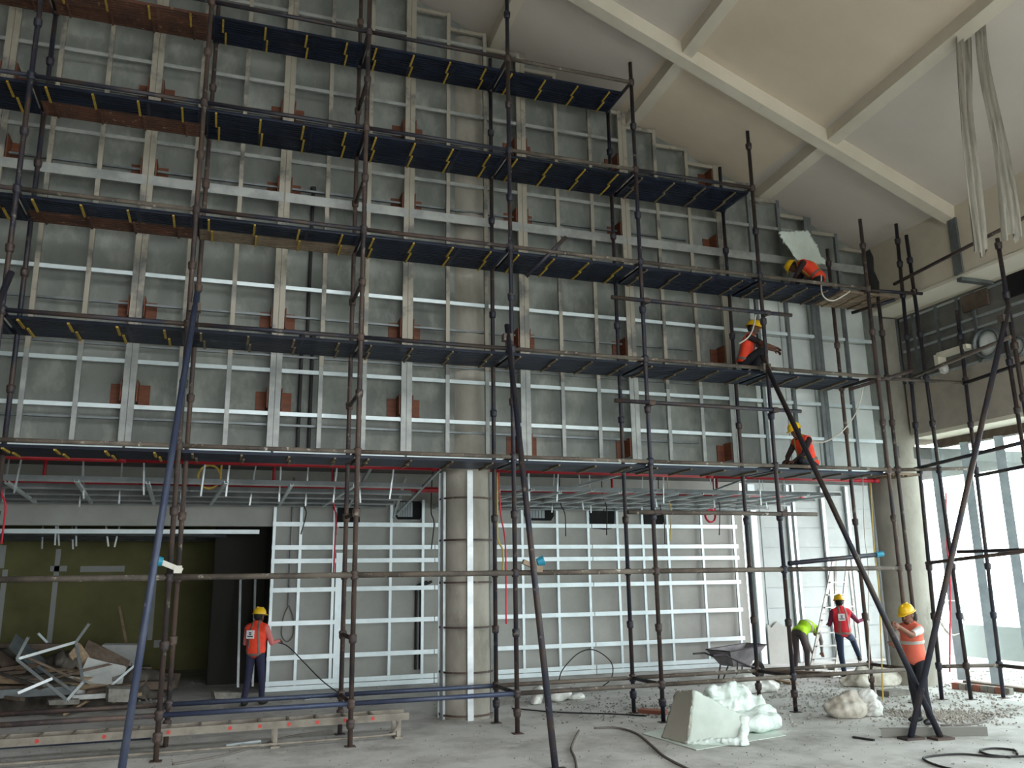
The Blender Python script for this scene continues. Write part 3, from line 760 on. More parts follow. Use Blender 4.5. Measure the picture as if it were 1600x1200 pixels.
# studs on the bright board wall at the far right
ws = thing('board_studs', (15, 19.3, 0), 'pale perforated studs standing against the bright white board', 'metal framing')
for x, w in ((13.42, 0.17), (14.55, 0.09), (14.72, 0.07), (15.68, 0.09), (16.5, 0.09)):
    channel_part('stud', 'galvanised_bright' if w > 0.1 else 'galvanised', (x, 19.27, 0.02), (x, 19.27, 4.6), w, 0.07, (0, -1, 0), ws)
for k in range(8):
    box_part('lath', 'board_white', (15.5, 19.385, 0.6+0.52*k), (3.6, 0.012, 0.5), ws)
o = MB().prism([(0, 0), (0.75, 0), (0.8, 1.0), (0.55, 0.9), (0.3, 1.05), (0.12, 0.9), (0, 1.0)], 0.03, Matrix.Translation((13.6, 19.34, 0)) @ Matrix.Rotation(math.radians(90), 4, 'X')).build('torn_board', 'wall_lower_cement')
tag(o, 'torn grey board leaning at the foot of the white wall', 'board')

# ------------------------------------------------------------------ services in the dark recess above the lintel
RX = 14.09
sf = thing('recess_framing', (RX, 12, 6.9), 'thin metal framing across the dark recess above the lintel', 'metal framing')
for z in (7.7, 7.2, 6.98, 6.3):
    channel_part('rail', 'galvanised', (RX-0.02, 14.2, z), (RX-0.02, 2, z), 0.05, 0.04, (-1, 0, 0), sf)
for u in (1404, 1432, 1470, 1505, 1530):
    y = onx(u, 540, RX).y
    channel_part('stud', 'galvanised_dark', (RX-0.03, y, 6.28), (RX-0.03, y, 7.76), 0.07, 0.05, (-1, 0, 0), sf)
for i, (u, v, r) in enumerate([(1545, 536, 0.3), (1592, 541, 0.2)]):
    p = onx(u, v, RX)
    t = thing('round_duct', p, ['large round shiny duct mouth in the recess', 'smaller round duct mouth at the right frame edge'][i], 'duct')
    Mx = Matrix.Translation(p) @ Matrix.Rotation(math.radians(-90), 4, 'Y')
    MB().lathe([(r-0.03, -0.02), (r-0.03, 0.1), (r, 0.1), (r, -0.06), (r-0.03, -0.06)], 32).build('collar', 'galvanised_dark', Mx, t, True)
    MB().lathe([(0.001, 0.02), (r*0.5, 0.05), (r-0.03, 0.0), (r-0.03, -0.02), (0.001, -0.02)], 32).build('cap', 'duct_face', Mx, t, True)
p = onx(1590, 440, RX)
o = box_part('louvre_opening', 'dark_void', (RX-0.02, p.y, p.z+0.05), (0.08, 0.5, 0.62)); tag(o, 'black louvre opening at the right frame edge', 'wall opening')  # black box painted as the dark inside of the louvre
p = onx(1525, 470, RX)
o = box_part('copper_panel', 'timber_dark', (RX-0.03, p.y, p.z), (0.05, 0.62, 0.34)); tag(o, 'dull reddish panel in the recess above the round duct', 'panel')
p = onx(1487, 560, RX)
t = thing('air_conditioner_box', p, 'broken white unit in the dark recess left of the round duct', 'service unit')
box_part('top', 'soffit_cream', (RX-0.1, p.y-0.2, p.z+0.1), (0.22, 0.75, 0.09), t)
box_part('side', 'soffit_cream', (RX-0.1, p.y+0.2, p.z), (0.22, 0.1, 0.22), t)
MB().lathe([(0.001, -0.12), (0.08, -0.08), (0.1, 0), (0.07, 0.1), (0.001, 0.13)], 10).build('crumpled_wrap', 'polythene', Matrix.Translation((RX-0.14, p.y+0.1, p.z-0.2)), t)
br = thing('angle_bracket', (XR-0.03, 11.7, 8.4), 'grey metal angle bracket on the bulkhead below the roof beam', 'bracket')
box_part('upright', 'galvanised_dark', (XR-0.024, 11.75, 8.42), (0.04, 0.2, 1.14), br)
box_part('arm', 'galvanised_dark', (XR+0.36, 11.75, 7.74), (0.8, 0.12, 0.07), br)

# ------------------------------------------------------------------ implicit surfaces for soft shapes and people
def smin(a, b, k):
    h = np.clip(0.5+0.5*(b-a)/k, 0, 1)
    return b*(1-h) + a*h - k*h*(1-h)
class Field:
    def __init__(s, lo, hi, vox):
        s.lo = np.array(lo, float); s.vox = vox
        s.n = np.ceil((np.array(hi)-s.lo)/vox).astype(int)+1
        s.D = np.full(s.n, 1.0, np.float32); s.B = np.full(s.n, 9.0, np.float32); s.L = np.zeros(s.n, np.uint8)
    def block(s, lo, hi, mar=0.07):
        a = np.clip(np.floor((np.array(lo)-mar-s.lo)/s.vox).astype(int), 0, s.n-1)
        b = np.clip(np.ceil((np.array(hi)+mar-s.lo)/s.vox).astype(int)+1, 1, s.n)
        sl = tuple(slice(i, j) for i, j in zip(a, b))
        g = np.meshgrid(*[s.lo[i]+s.vox*np.arange(a[i], b[i]) for i in range(3)], indexing='ij')
        return sl, np.stack(g, -1).astype(np.float32)
    def join(s, sl, d, lab, k):
        m = d < s.B[sl]
        s.L[sl][m] = lab; s.B[sl][m] = d[m]
        s.D[sl] = smin(s.D[sl], d, k) if k > 0 else np.minimum(s.D[sl], d)
    def cone(s, a, ra, b, rb, lab=0, k=0.02):
        a, b = np.array(a, float), np.array(b, float); r = max(ra, rb)
        sl, P = s.block(np.minimum(a, b)-r, np.maximum(a, b)+r)
        ba = b-a; L2 = max(1e-9, ba@ba); q = P-a
        h = np.clip((q@ba)/L2, 0, 1)
        d = np.linalg.norm(q - h[..., None]*ba, axis=-1) - (ra+(rb-ra)*h)
        s.join(sl, d.astype(np.float32), lab, k)
    def ell(s, c, rad, axes=None, lab=0, k=0.03):
        c, rad = np.array(c, float), np.array(rad, float); r = rad.max()
        sl, P = s.block(c-r, c+r)
        q = P-c
        if axes is not None: q = q @ np.stack([np.array(x, float) for x in axes], 1)
        k0 = np.linalg.norm(q/rad, axis=-1); k1 = np.linalg.norm(q/rad**2, axis=-1)+1e-9
        s.join(sl, (k0*(k0-1)/k1).astype(np.float32), lab, k)
    def points(s): return s.block(s.lo, s.lo+s.vox*(s.n-1), 0)[1]
def surface_nets(D, lo, vox, L=None):
    n = np.array(D.shape)-1
    S = D < 0
    acc = np.zeros((*n, 3), np.float32); cnt = np.zeros(n, np.float32)
    def sub(A, o): return A[o[0]:o[0]+n[0], o[1]:o[1]+n[1], o[2]:o[2]+n[2]]
    for ax in range(3):
        for p in (0, 1):
            for q in (0, 1):
                o = [0, 0, 0]; o[(ax+1) % 3] = p; o[(ax+2) % 3] = q
                e = list(o); e[ax] = 1
                a, b = sub(D, o), sub(D, e)
                m = sub(S, o) != sub(S, e)
                t = np.where(m, a/np.where(m, a-b, 1), 0)
                pos = np.zeros((*n, 3), np.float32); pos[..., 0] = o[0]; pos[..., 1] = o[1]; pos[..., 2] = o[2]
                pos[..., ax] = t
                acc += np.where(m[..., None], pos, 0); cnt += m
    act = cnt > 0
    idx = np.full(n, -1, int); idx[act] = np.arange(act.sum())
    ij = np.argwhere(act)
    V = lo + vox*(ij + acc[act]/cnt[act][:, None])
    faces = []
    for ax in range(3):
        b, c = (ax+1) % 3, (ax+2) % 3
        sl0 = [slice(0, None)]*3; sl0[ax] = slice(0, -1); s0 = S[tuple(sl0)]
        sl1 = [slice(0, None)]*3; sl1[ax] = slice(1, None); s1 = S[tuple(sl1)]
        e = np.argwhere(s0 != s1)
        ok = (e[:, b] > 0) & (e[:, c] > 0) & (e[:, b] < n[b]) & (e[:, c] < n[c]); e = e[ok]
        flip = s0[tuple(e.T)]
        def cell(db, dc):
            q = e.copy(); q[:, b] -= db; q[:, c] -= dc; return idx[tuple(q.T)]
        quad = np.stack([cell(1, 1), cell(0, 1), cell(0, 0), cell(1, 0)], 1)
        quad[~flip] = quad[~flip][:, ::-1]
        faces.append(quad)
    Fq = np.concatenate(faces)
    lab = None
    if L is not None:
        lab = L[tuple(np.clip(ij+np.round(acc[act]/cnt[act][:, None]).astype(int), 0, np.array(L.shape)-1).T)]
        lab = lab[Fq[:, 0]]
    return V, Fq, lab
def net_object(name, D, lo, vox, mats, L=None, M=None, parent=None):
    V, Fq, lab = surface_nets(D, lo, vox, L)
    me = bpy.data.meshes.new(name)
    me.from_pydata(V.tolist(), [], Fq.tolist())
    for m in mats: me.materials.append(MATS[m])
    if lab is not None: me.polygons.foreach_set('material_index', np.clip(lab, 0, len(mats)-1).astype(np.int32))
    me.polygons.foreach_set('use_smooth', np.ones(len(me.polygons), bool))
    me.update()
    return add(name, me, M, parent)
def wave_noise(P, amp, freq, seed, octaves=3):
    r = np.random.RandomState(seed); out = np.zeros(P.shape[:-1], np.float32)
    for o in range(octaves):
        for _ in range(5):
            d = r.normal(size=3); d *= freq*(2**o)/np.linalg.norm(d)
            out += np.sin(P@d.astype(np.float32) + r.uniform(0, 6.28))*amp/(2**o)/2
    return out

# ------------------------------------------------------------------ people
V3 = lambda p: np.array(p, float)
def unit(v): v = V3(v); return v/np.linalg.norm(v)
def person(label, loc, heading, P, c, helmet=True, vox=0.0095):
    """P: joints in a frame with x forward, y left, z up, origin on the surface that carries the figure"""
    J = {k: V3(v) for k, v in P.items()}
    M = Matrix.Translation(loc) @ Matrix.Rotation(heading, 4, 'Z')
    root = add('person', None, M); root.empty_display_size = 0.2
    tag(root, label, 'person')
    allp = np.array([v for k, v in J.items() if k not in ('hf', 'fL', 'fR', 'dL', 'dR', 'nL', 'nR')])
    lo, hi = allp.min(0)-0.3, allp.max(0)+0.3; lo[2] = max(lo[2], -0.02)
    f = Field(lo, hi, vox)
    SKIN, SHIRT, TROU, SHOE, HAIR, LIP = range(6)
    lat = unit(J['sL']-J['sR'])
    ax1 = unit(J['chest']-J['pelvis']); ax2 = unit(J['neck']-J['chest'])
    def frame(ax):
        fw = unit(np.cross(lat, ax)); return (fw, unit(np.cross(ax, fw)), ax)
    f1, f2 = frame(ax1), frame(ax2)
    torso = []
    def T(kind, *a): torso.append((kind, a))
    T('ell', J['pelvis']+ax1*0.03, (0.115, 0.165, 0.13), f1)
    T('ell', (J['pelvis']+J['chest'])/2+f1[0]*0.012, (0.112, 0.15, 0.18), f1)
    T('ell', J['chest'], (0.12, 0.168, 0.19), f2)
    T('cone', J['sL']-lat*0.035, 0.066, J['sR']+lat*0.035, 0.066)
    T('cone', J['neck']+ax2*0.01, 0.052, J['sL']-lat*0.03, 0.05)
    T('cone', J['neck']+ax2*0.01, 0.052, J['sR']+lat*0.03, 0.05)
    for i, (kind, a) in enumerate(torso):
        lab = TROU if i == 0 else SHIRT
        getattr(f, kind)(*a, lab=lab, k=0.04)
    # legs and shoes
    for s in 'LR':
        hip, kn, an, fd = J['hip'+s], J['k'+s], J['a'+s], unit(J['f'+s])
        f.cone(hip, 0.092, kn, 0.066, TROU, 0.03)
        f.cone(kn, 0.066, an+(kn-an)*0.08, 0.052, TROU, 0.015)
        side = unit(np.cross(np.array([0, 0, 1.0]) if abs(fd[2]) < 0.8 else unit(J['hf']), fd)); up = np.cross(fd, side)
        f.cone(an+(an-kn)*0.0, 0.045, an-fd*0.02-up*0.03, 0.045, SHOE, 0.01)
        f.ell(an+fd*0.07-up*0.045, (0.135, 0.05, 0.045), (fd, side, up), SHOE, 0.02)
    # arms
    for s in 'LR':
        sh, el, wr = J['s'+s], J['e'+s], J['w'+s]
        f.cone(sh, 0.062, el, 0.047, SHIRT, 0.03)
        if c.get('short'):
            f.B[...] = np.where(f.L == SHIRT, f.B, f.B)
        f.cone(el, 0.044, wr, 0.031, SHIRT if c.get('long') else SKIN, 0.012)
        hd = unit(J['d'+s]); nrm = unit(J['n'+s] - hd*(J['n'+s]@hd)); acr = np.cross(hd, nrm)
        th = 1 if s == 'L' else -1
        pc = wr + hd*0.045
        f.ell(pc, (0.055, 0.042, 0.02), (hd, acr, nrm), SKIN, 0.015)
        for j, (off, ln) in enumerate(((-0.031, 0.062), (-0.0105, 0.076), (0.0105, 0.08), (0.031, 0.07))):
            k0 = wr + hd*0.085 + acr*off*th
            cu = c.get('curl', 0.5)
            k1 = k0 + unit(hd+nrm*cu)*ln*0.52
            k2 = k1 + unit(hd*(1-cu)+nrm*(0.4+cu))*ln*0.48
            f.cone(k0-hd*0.02, 0.0105, k1, 0.0098, SKIN, 0.004); f.cone(k1, 0.0098, k2, 0.0085, SKIN, 0.003)
        t0 = wr + hd*0.03 + acr*0.035*th; t1 = t0 + unit(hd*0.7+acr*0.7*th+nrm*0.4)*0.04; t2 = t1 + unit(hd+nrm*0.5)*0.032
        f.cone(t0, 0.014, t1, 0.012, SKIN, 0.006); f.cone(t1, 0.012, t2, 0.0095, SKIN, 0.004)
    # neck and head
    hf = unit(J['hf']); hu = J['head']-J['neck']; hu = unit(hu - hf*(hu@hf)) if np.linalg.norm(hu - hf*(hu@hf)) > 1e-3 else np.array([0, 0, 1.0])
    hl = np.cross(hu, hf); H = J['head']; fr = (hf, hl, hu)
    f.cone(J['neck']-ax2*0.02, 0.06, H-hu*0.03, 0.055, SKIN, 0.02)
    f.ell(H+hu*0.02, (0.098, 0.076, 0.105), fr, SKIN, 0.02)
    f.ell(H+hf*0.035-hu*0.055, (0.058, 0.05, 0.062), fr, SKIN, 0.025)
    f.cone(H+hf*0.09+hu*0.012, 0.009, H+hf*0.112-hu*0.022, 0.014, SKIN, 0.01)
    f.ell(H+hf*0.088-hu*0.062, (0.012, 0.026, 0.009), fr, LIP, 0.006)
    for sg in (1, -1): f.ell(H+hl*sg*0.078-hu*0.0, (0.02, 0.01, 0.03), fr, SKIN, 0.006)
    f.ell(H-hf*0.022+hu*0.028, (0.09, 0.084, 0.1), fr, HAIR, 0.008)
    if c.get('short'):                      # bare forearm and half the upper arm
        pts = f.points()
        for s in 'LR':
            sh, el = J['s'+s], J['e'+s]; d = el-sh; t = ((pts-sh)@d)/(d@d)
            near = np.linalg.norm(pts-(sh+np.clip(t, 0, 1)[..., None]*d), axis=-1) < 0.09
            f.L[near & (t > 0.75)] = SKIN
    body = net_object('body', f.D, f.lo, vox, [c.get('skin', 'skin'), c['shirt'], c['trousers'], 'shoe_black', 'hair_black', 'lip'], f.L, M, root)
    # hi-vis vest
    g = Field(lo, hi, vox)
    for kind, a in torso:
        if kind == 'ell': g.ell(a[0], tuple(x+0.024 for x in a[1]), a[2], 0, 0.05)
        else: g.cone(a[0], a[1]+0.02, a[2], a[3]+0.02, 0, 0.05)
    P3 = g.points()
    hem = -((P3-J['pelvis'])@ax1) - c.get('hem', 0.06)
    neckc = 0.075 - np.linalg.norm(P3-(J['neck']+ax2*0.05+hf*0.03), axis=-1)
    arm = np.maximum.reduce([np.abs((P3-(J['sL']+J['sR'])/2)@lat) - (np.linalg.norm(J['sL']-J['sR'])/2+0.012)])
    vest = np.maximum.reduce([g.D, hem, neckc, arm])
    vo = net_object('vest', vest, g.lo, vox, [c['vest']], None, M, root)
    along1 = (P3-J['pelvis'])@ax1; latd = np.abs((P3-J['chest'])@lat)
    st = c.get('strip', 'strip_grey')
    band = np.maximum(vest-0.007, np.abs(along1-c.get('band', 0.02))-0.026)
    net_object('reflective_band', band, g.lo, vox, [st], None, M, vo)
    if c.get('braces', True):
        vert = np.maximum.reduce([vest-0.006, np.abs(latd-0.085-0.1*np.clip(0.3-along1, -0.2, 0.3)*c.get('taper', 0))-0.023, c.get('band', 0.02)-along1])
        net_object('reflective_braces', vert, g.lo, vox, [c.get('brace_mat', st)], None, M, vo)
    if c.get('patch'):
        pb = J['chest'] - f2[0]*0.152 + lat*c['patch'] + ax2*0.03
        R3 = Matrix((tuple(f2[0]), tuple(f2[1]), tuple(f2[2]))).transposed().to_4x4()
        pm = M @ Matrix.Translation(pb) @ R3
        po = MB().box((0, 0, 0), (0.02, 0.15, 0.15)).build('label_patch', 'patch_white', pm, vo)
        pr = MB()
        for zz, w in ((0.03, 0.05), (0.0, 0.04), (-0.035, 0.11)): pr.box((-0.011, 0, zz), (0.003, w, 0.02))
        pr.build('print', 'print_dark', pm, po)
    for sg in (1, -1):
        e = H+hf*0.086+hl*sg*0.032+hu*0.012
        MB().lathe([(0.001, -0.008), (0.009, -0.004), (0.011, 0), (0.009, 0.004), (0.001, 0.008)], 8).build('eye', 'eye_dark', M @ Matrix.Translation(e), root)
    if helmet:
        R3 = Matrix((tuple(hf), tuple(hl), tuple(hu))).transposed().to_4x4()
        hm = M @ Matrix.Translation(H+hu*0.052) @ R3 @ Matrix.Rotation(c.get('htilt', 0.0), 4, 'Y') @ Matrix.Diagonal((1.16, 1.0, 1.0, 1))
        hmb = MB().lathe([(0.112, 0.0), (0.128, 0.0), (0.128, 0.012), (0.115, 0.016), (0.112, 0.05), (0.098, 0.09), (0.07, 0.12), (0.035, 0.135), (0.001, 0.138)], 28)
        hmb.put([(0.09, -0.09, 0.004), (0.155, -0.05, -0.006), (0.172, 0, -0.008), (0.155, 0.05, -0.006), (0.09, 0.09, 0.004),
                 (0.09, -0.09, 0.014), (0.155, -0.05, 0.004), (0.172, 0, 0.002), (0.155, 0.05, 0.004), (0.09, 0.09, 0.014)],
                [(0, 1, 2, 3, 4), (9, 8, 7, 6, 5), (0, 5, 6, 1), (1, 6, 7, 2), (2, 7, 8, 3), (3, 8, 9, 4)])
        hmb.box((0, 0, 0.128), (0.15, 0.025, 0.02))
        ho = hmb.build('helmet', 'helmet_yellow', hm, root, True)
        ho.data.set_sharp_from_angle(angle=0.9)
        MB().sweep(smooth_path([H+hl*0.09+hu*0.05-hf*0.01, H+hl*0.075-hu*0.06+hf*0.03, H-hu*0.118+hf*0.05, H-hl*0.075-hu*0.06+hf*0.03, H-hl*0.09+hu*0.05-hf*0.01], 5), 0.006).build('chin_strap', 'rubber_black', M, ho)
    return root
LEGS = dict(hipL=(0, .09, .93), hipR=(0, -.09, .93))
W1 = dict(LEGS, pelvis=(0, 0, .97), chest=(.02, 0, 1.26), neck=(.02, 0, 1.46), head=(.06, -.01, 1.595), hf=(.93, -.32, -.12),
          sL=(.02, .19, 1.39), sR=(.02, -.19, 1.39), eL=(.08, .25, 1.12), wL=(.28, .12, 1.08), dL=(1, -.2, 0), nL=(0, -.4, -1),
          eR=(.1, -.27, 1.12), wR=(.34, -.3, 1.14), dR=(1, 0, .1), nR=(0, .4, -1),
          kL=(.0, .12, .5), aL=(-.12, .13, .095), kR=(.1, -.1, .51), aR=(.12, -.11, .095), fL=(1, .15, 0), fR=(1, -.2, 0))
w1 = onz(395, 1103)
person('worker in orange vest with back label and navy trousers, standing at the left', (w1.x, w1.y, 0), math.radians(62), W1,
       dict(shirt='shirt_pink', trousers='trousers_navy', vest='vest_orange', skin='skin_dark', long=True, patch=0.06, hem=0.14, band=-0.06, taper=1))
W2 = dict(LEGS, pelvis=(0, 0, .97), chest=(.03, 0, 1.26), neck=(.03, .0, 1.46), head=(.07, 0, 1.60), hf=(.97, .15, -.2),
          sL=(.07, .19, 1.39), sR=(.02, -.19, 1.39), eL=(.34, .25, 1.33), wL=(.59, .27, 1.46), dL=(.85, .05, .5), nL=(.3, -1, -.2),
          eR=(.22, -.2, 1.16), wR=(.42, -.02, 1.2), dR=(.8, .5, .2), nR=(.3, -.2, -1),
          kL=(.03, .1, .5), aL=(-.03, .12, .095), kR=(.0, -.1, .5), aR=(-.06, -.12, .095), fL=(1, .25, 0), fR=(1, -.1, 0))
w2 = onz(1440, 1131)
person('worker in peach vest and white sleeves, gripping the raking tube at the right', (w2.x+0.03, w2.y, 0), math.radians(186), W2,
       dict(shirt='shirt_white', trousers='trousers_black', vest='vest_peach', short=True, hem=0.2, band=0.24, strip='strip_pale', braces=False, curl=0.8, htilt=0.12))
W3 = dict(hipL=(0, .09, .93), hipR=(0, -.09, .93), pelvis=(0, 0, .97), chest=(.02, .0, 1.26), neck=(.03, 0, 1.46), head=(.08, -.01, 1.60), hf=(.98, -.1, -.15),
          sL=(.02, .19, 1.39), sR=(.02, -.19, 1.39), eL=(.12, .24, 1.13), wL=(.34, .16, 1.15), dL=(1, -.1, 0), nL=(0, -.4, -1),
          eR=(.1, -.4, 1.19), wR=(.2, -.62, 1.24), dR=(.5, -.9, .1), nR=(.6, .2, -1),
          kL=(.03, .08, .5), aL=(-.02, .06, .095), kR=(.26, -.3, .80), aR=(.16, -.38, .42), fL=(1, .1, 0), fR=(.9, -.4, -.1))
w3 = onz(1324, 1059)
person('worker in red vest with back label, one knee raised beside the stepladder', (w3.x, w3.y, 0), math.radians(72), W3,
       dict(shirt='shirt_maroon', trousers='trousers_blue', vest='vest_red', skin='skin_dark', long=True, patch=0.05, hem=0.1, band=-0.03, taper=1))
W4 = dict(hipL=(-.05, .1, .86), hipR=(-.05, -.1, .86), pelvis=(-.04, 0, .9), chest=(.26, 0, 1.04), neck=(.46, 0, .98), head=(.58, 0, .9), hf=(.5, 0, -.85),
          sL=(.4, .19, .96), sR=(.4, -.19, .96), eL=(.48, .22, .68), wL=(.54, .16, .44), dL=(.2, -.1, -1), nL=(1, -.4, 0),
          eR=(.46, -.22, .68), wR=(.5, -.18, .44), dR=(.2, .1, -1), nR=(1, .4, 0),
          kL=(.0, .15, .47), aL=(-.06, .17, .095), kR=(.02, -.15, .47), aR=(-.04, -.17, .095), fL=(1, .3, 0), fR=(1, -.2, 0))
w4 = onz(1255, 1050)
person('worker in lime green vest bending down behind the stepladder', (w4.x, w4.y, 0), math.radians(12), W4,
       dict(shirt='shirt_grey', trousers='trousers_brown', vest='vest_green', long=True, hem=0.04, band=0.3, strip='strip_pale', braces=False), helmet=False)
def deck_top(j): return LZ[j]-0.085+0.045
W5 = dict(hipL=(.02, .1, .13), hipR=(.02, -.1, .13), pelvis=(0, 0, .16), chest=(.12, 0, .47), neck=(.2, 0, .66), head=(.29, 0, .78), hf=(.9, 0, -.42),
          sL=(.17, .19, .6), sR=(.17, -.19, .6), eL=(.34, .22, .33), wL=(.48, .1, .2), dL=(1, -.3, -.2), nL=(0, -.3, -1),
          eR=(.34, -.22, .33), wR=(.48, -.1, .2), dR=(1, .3, -.2), nR=(0, .3, -1),
          kL=(.4, .22, .2), aL=(.3, -.06, .1), kR=(.42, -.2, .19), aR=(.42, .12, .1), fL=(.2, -1, 0), fR=(.2, 1, 0))
p = ony(1266, 718, 13.25)
person('worker in orange vest sitting hunched on the lowest deck', (p.x, 13.25, deck_top(2)), math.radians(184), W5,
       dict(shirt='shirt_dark', trousers='trousers_black', vest='vest_orange', skin='skin_dark', long=True, hem=0.12, band=0.1, brace_mat='harness_strap', taper=0))
W6 = dict(hipL=(-.1, .1, .24), hipR=(-.1, -.1, .24), pelvis=(-.12, 0, .28), chest=(-.02, 0, .6), neck=(.04, 0, .79), head=(.1, 0, .92), hf=(.93, -.2, -.25),
          sL=(.03, .19, .72), sR=(.03, -.19, .72), eL=(.24, .36, .66), wL=(.46, .52, .6), dL=(.8, .6, -.3), nL=(-.2, 0, -1),
          eR=(.28, -.2, .56), wR=(.46, -.02, .52), dR=(.8, .6, -.1), nR=(0, .1, -1),
          kL=(.27, .16, .5), aL=(.06, .14, .095), kR=(.27, -.15, .5), aR=(.06, -.13, .095), fL=(1, .2, 0), fR=(1, -.2, 0))
p = ony(1172, 566, 13.2)
person('worker in dark shirt squatting on the second deck with one arm stretched out', (p.x, 13.2, deck_top(3)), math.radians(-38), W6,
       dict(shirt='shirt_dark', trousers='trousers_black', vest='vest_orange', skin='skin_dark', hem=0.02, band=0.05, short=True))
W7 = dict(hipL=(0, .1, .32), hipR=(0, -.1, .32), pelvis=(0, 0, .36), chest=(.18, 0, .6), neck=(.34, 0, .7), head=(.46, 0, .66), hf=(.55, 0, -.83),
          sL=(.28, .19, .66), sR=(.28, -.19, .66), eL=(.42, .25, .42), wL=(.55, .18, .22), dL=(1, 0, -.3), nL=(0, 0, -1),
          eR=(.42, -.25, .42), wR=(.55, -.18, .22), dR=(1, 0, 0), nR=(0, 0, -1),
          kL=(.3, .15, .09), aL=(-.12, .12, .09), kR=(.3, -.15, .09), aR=(-.12, -.12, .09), fL=(-1, 0, -.1), fR=(-1, 0, -.1))
p = ony(1275, 436, 13.3)
person('worker in orange vest crouching head down on the third deck', (p.x, 13.2, deck_top(4)), math.radians(140), W7,
       dict(shirt='shirt_dark', trousers='trousers_black', vest='vest_orange', skin='skin_dark', long=True, hem=0.1, band=0.1, brace_mat='harness_strap'))

# ------------------------------------------------------------------ insulation on the floor
def soft_blob(name, mats, prims, lo, hi, vox, amp, freq, seed, label, cat, group=None, floor=True):
    f = Field(lo, hi, vox)
    for q in prims:
        if q[0] == 'c': f.cone(q[1], q[2], q[3], q[4], 0, q[5] if len(q) > 5 else 0.03)
        else: f.ell(q[1], q[2], q[3] if len(q) > 3 else None, 0, 0.04)
    P = f.points()
    D = f.D + wave_noise(P, amp, freq, seed)
    if floor: D = np.maximum(D, 0.006 - P[..., 2])
    o = net_object(name, D, f.lo, vox, mats)
    return tag(o, label, cat, group)
def rect_axes(d):
    d = Vector(d).normalized(); z = Vector((0, 0, 1)); s = z.cross(d).normalized(); return (tuple(d), tuple(s), tuple(d.cross(s)))
c1, c2, c3, c4, c5 = (onz(*p) for p in ((1003, 1147), (1088, 1173), (1228, 1150), (1180, 1128), (1090, 1128)))
o = MB().put([(*q.xy, 0.004) for q in (c1, c2, c3, c4, c5)] + [(*q.xy, 0.012) for q in (c1, c2, c3, c4, c5)],
             [(4, 3, 2, 1, 0), (5, 6, 7, 8, 9)] + [(i, (i+1) % 5, 5+(i+1) % 5, 5+i) for i in range(5)]).build('floor_sheet', 'wool_face')
tag(o, 'thin grey green sheet lying under the insulation heap', 'sheet')
def fold_panel(name, mat, quad, th, parent, amp=0.02, seed=1):
    """soft batt panel spanned by four corner points, with woolly edges"""
    a, b, c_, d = [np.array(q, float) for q in quad]; n = 18
    nrm = np.cross(b-a, d-a); nrm /= np.linalg.norm(nrm)
    r = np.random.RandomState(seed); v = []; f = []
    for side in (0, 1):
        for i in range(n+1):
            for j in range(n+1):
                u, w = i/n, j/n
                p = a*(1-u)*(1-w)+b*u*(1-w)+c_*u*w+d*(1-u)*w
                edge = min(u, 1-u, w, 1-w)
                t = th*(0.25+0.75*min(1, edge*7))*(1 if side else 0)
                jit = r.normal(size=3)*amp*(0.9 if edge < 0.01 else 0.25)
                q = p - nrm*t + (jit if side or edge > 0.01 else jit)
                q[2] = max(q[2], 0.014); v.append(q)
    N1 = (n+1)**2; k = lambda s, i, j: s*N1+i*(n+1)+j
    for i in range(n):
        for j in range(n):
            f.append((k(0, i, j), k(0, i+1, j), k(0, i+1, j+1), k(0, i, j+1)))
            f.append((k(1, i, j), k(1, i, j+1), k(1, i+1, j+1), k(1, i+1, j)))
    for i in range(n):
        f.append((k(0, i, 0), k(1, i, 0), k(1, i+1, 0), k(0, i+1, 0))); f.append((k(0, i, n), k(0, i+1, n), k(1, i+1, n), k(1, i, n)))
        f.append((k(0, 0, i), k(0, 0, i+1), k(1, 0, i+1), k(1, 0, i))); f.append((k(0, n, i), k(1, n, i), k(1, n, i+1), k(0, n, i+1)))
    m = MB(); m.put(v, f); return m.build(name, mat, None, parent, True)
rb = onz(1074, 1165); lb = onz(1033, 1154); eb = onz(1166, 1167)
bt = thing('folded_insulation_batt', (rb.x, rb.y, 0), 'stiff insulation batt folded upright like an open book', 'insulation')
rt = ony(1083, 1077, rb.y+0.12)
lt = ony(1056, 1080, lb.y+0.1)
et = ony(1163, 1120, eb.y+0.25)
fold_panel('left_leaf', 'wool_facing_beige', [lb, rb, rt, lt], 0.06, bt, 0.008, 3)
fold_panel('right_leaf', 'wool_face', [rb, eb, et, rt], 0.09, bt, 0.01, 4)
f = Field((min(rb.x, eb.x)-.2, eb.y-.2, 0), (eb.x+.35, rb.y+.5, .55), 0.02)
f.cone(eb+Vector((-.02, .06, .05)), .075, et+Vector((-.02, 0, -.05)), .065); f.cone(rb+Vector((.05, .04, .03)), .05, eb+Vector((0.0, .06, .04)), .07)
net_object('woolly_edge', np.maximum(f.D+wave_noise(f.points(), .014, 40, 5), .008-f.points()[..., 2]), f.lo, .02, ['glass_wool'], None, None, bt)
hy = 11.75
q = lambda u, v, y: np.array(ony(u, v, y))
soft_blob('insulation_roll', ['glass_wool'], [('e', q(1138, 1108, hy), (.42, .26, .24)), ('c', q(1112, 1084, hy), .12, q(1148, 1082, hy), .14), ('c', q(1148, 1082, hy), .14, q(1184, 1102, hy-.08), .12),
          ('e', q(1130, 1130, hy), (.45, .3, .22)), ('e', q(1165, 1105, hy), (.22, .22, .18))],
          q(1060, 1160, hy)-np.array([.2, .5, .3]), q(1200, 1060, hy)+np.array([.4, .4, .2]), 0.016, 0.022, 24, 11, 'fluffy glass wool roll slumped on top of the heap', 'insulation', 'loose glass wool')
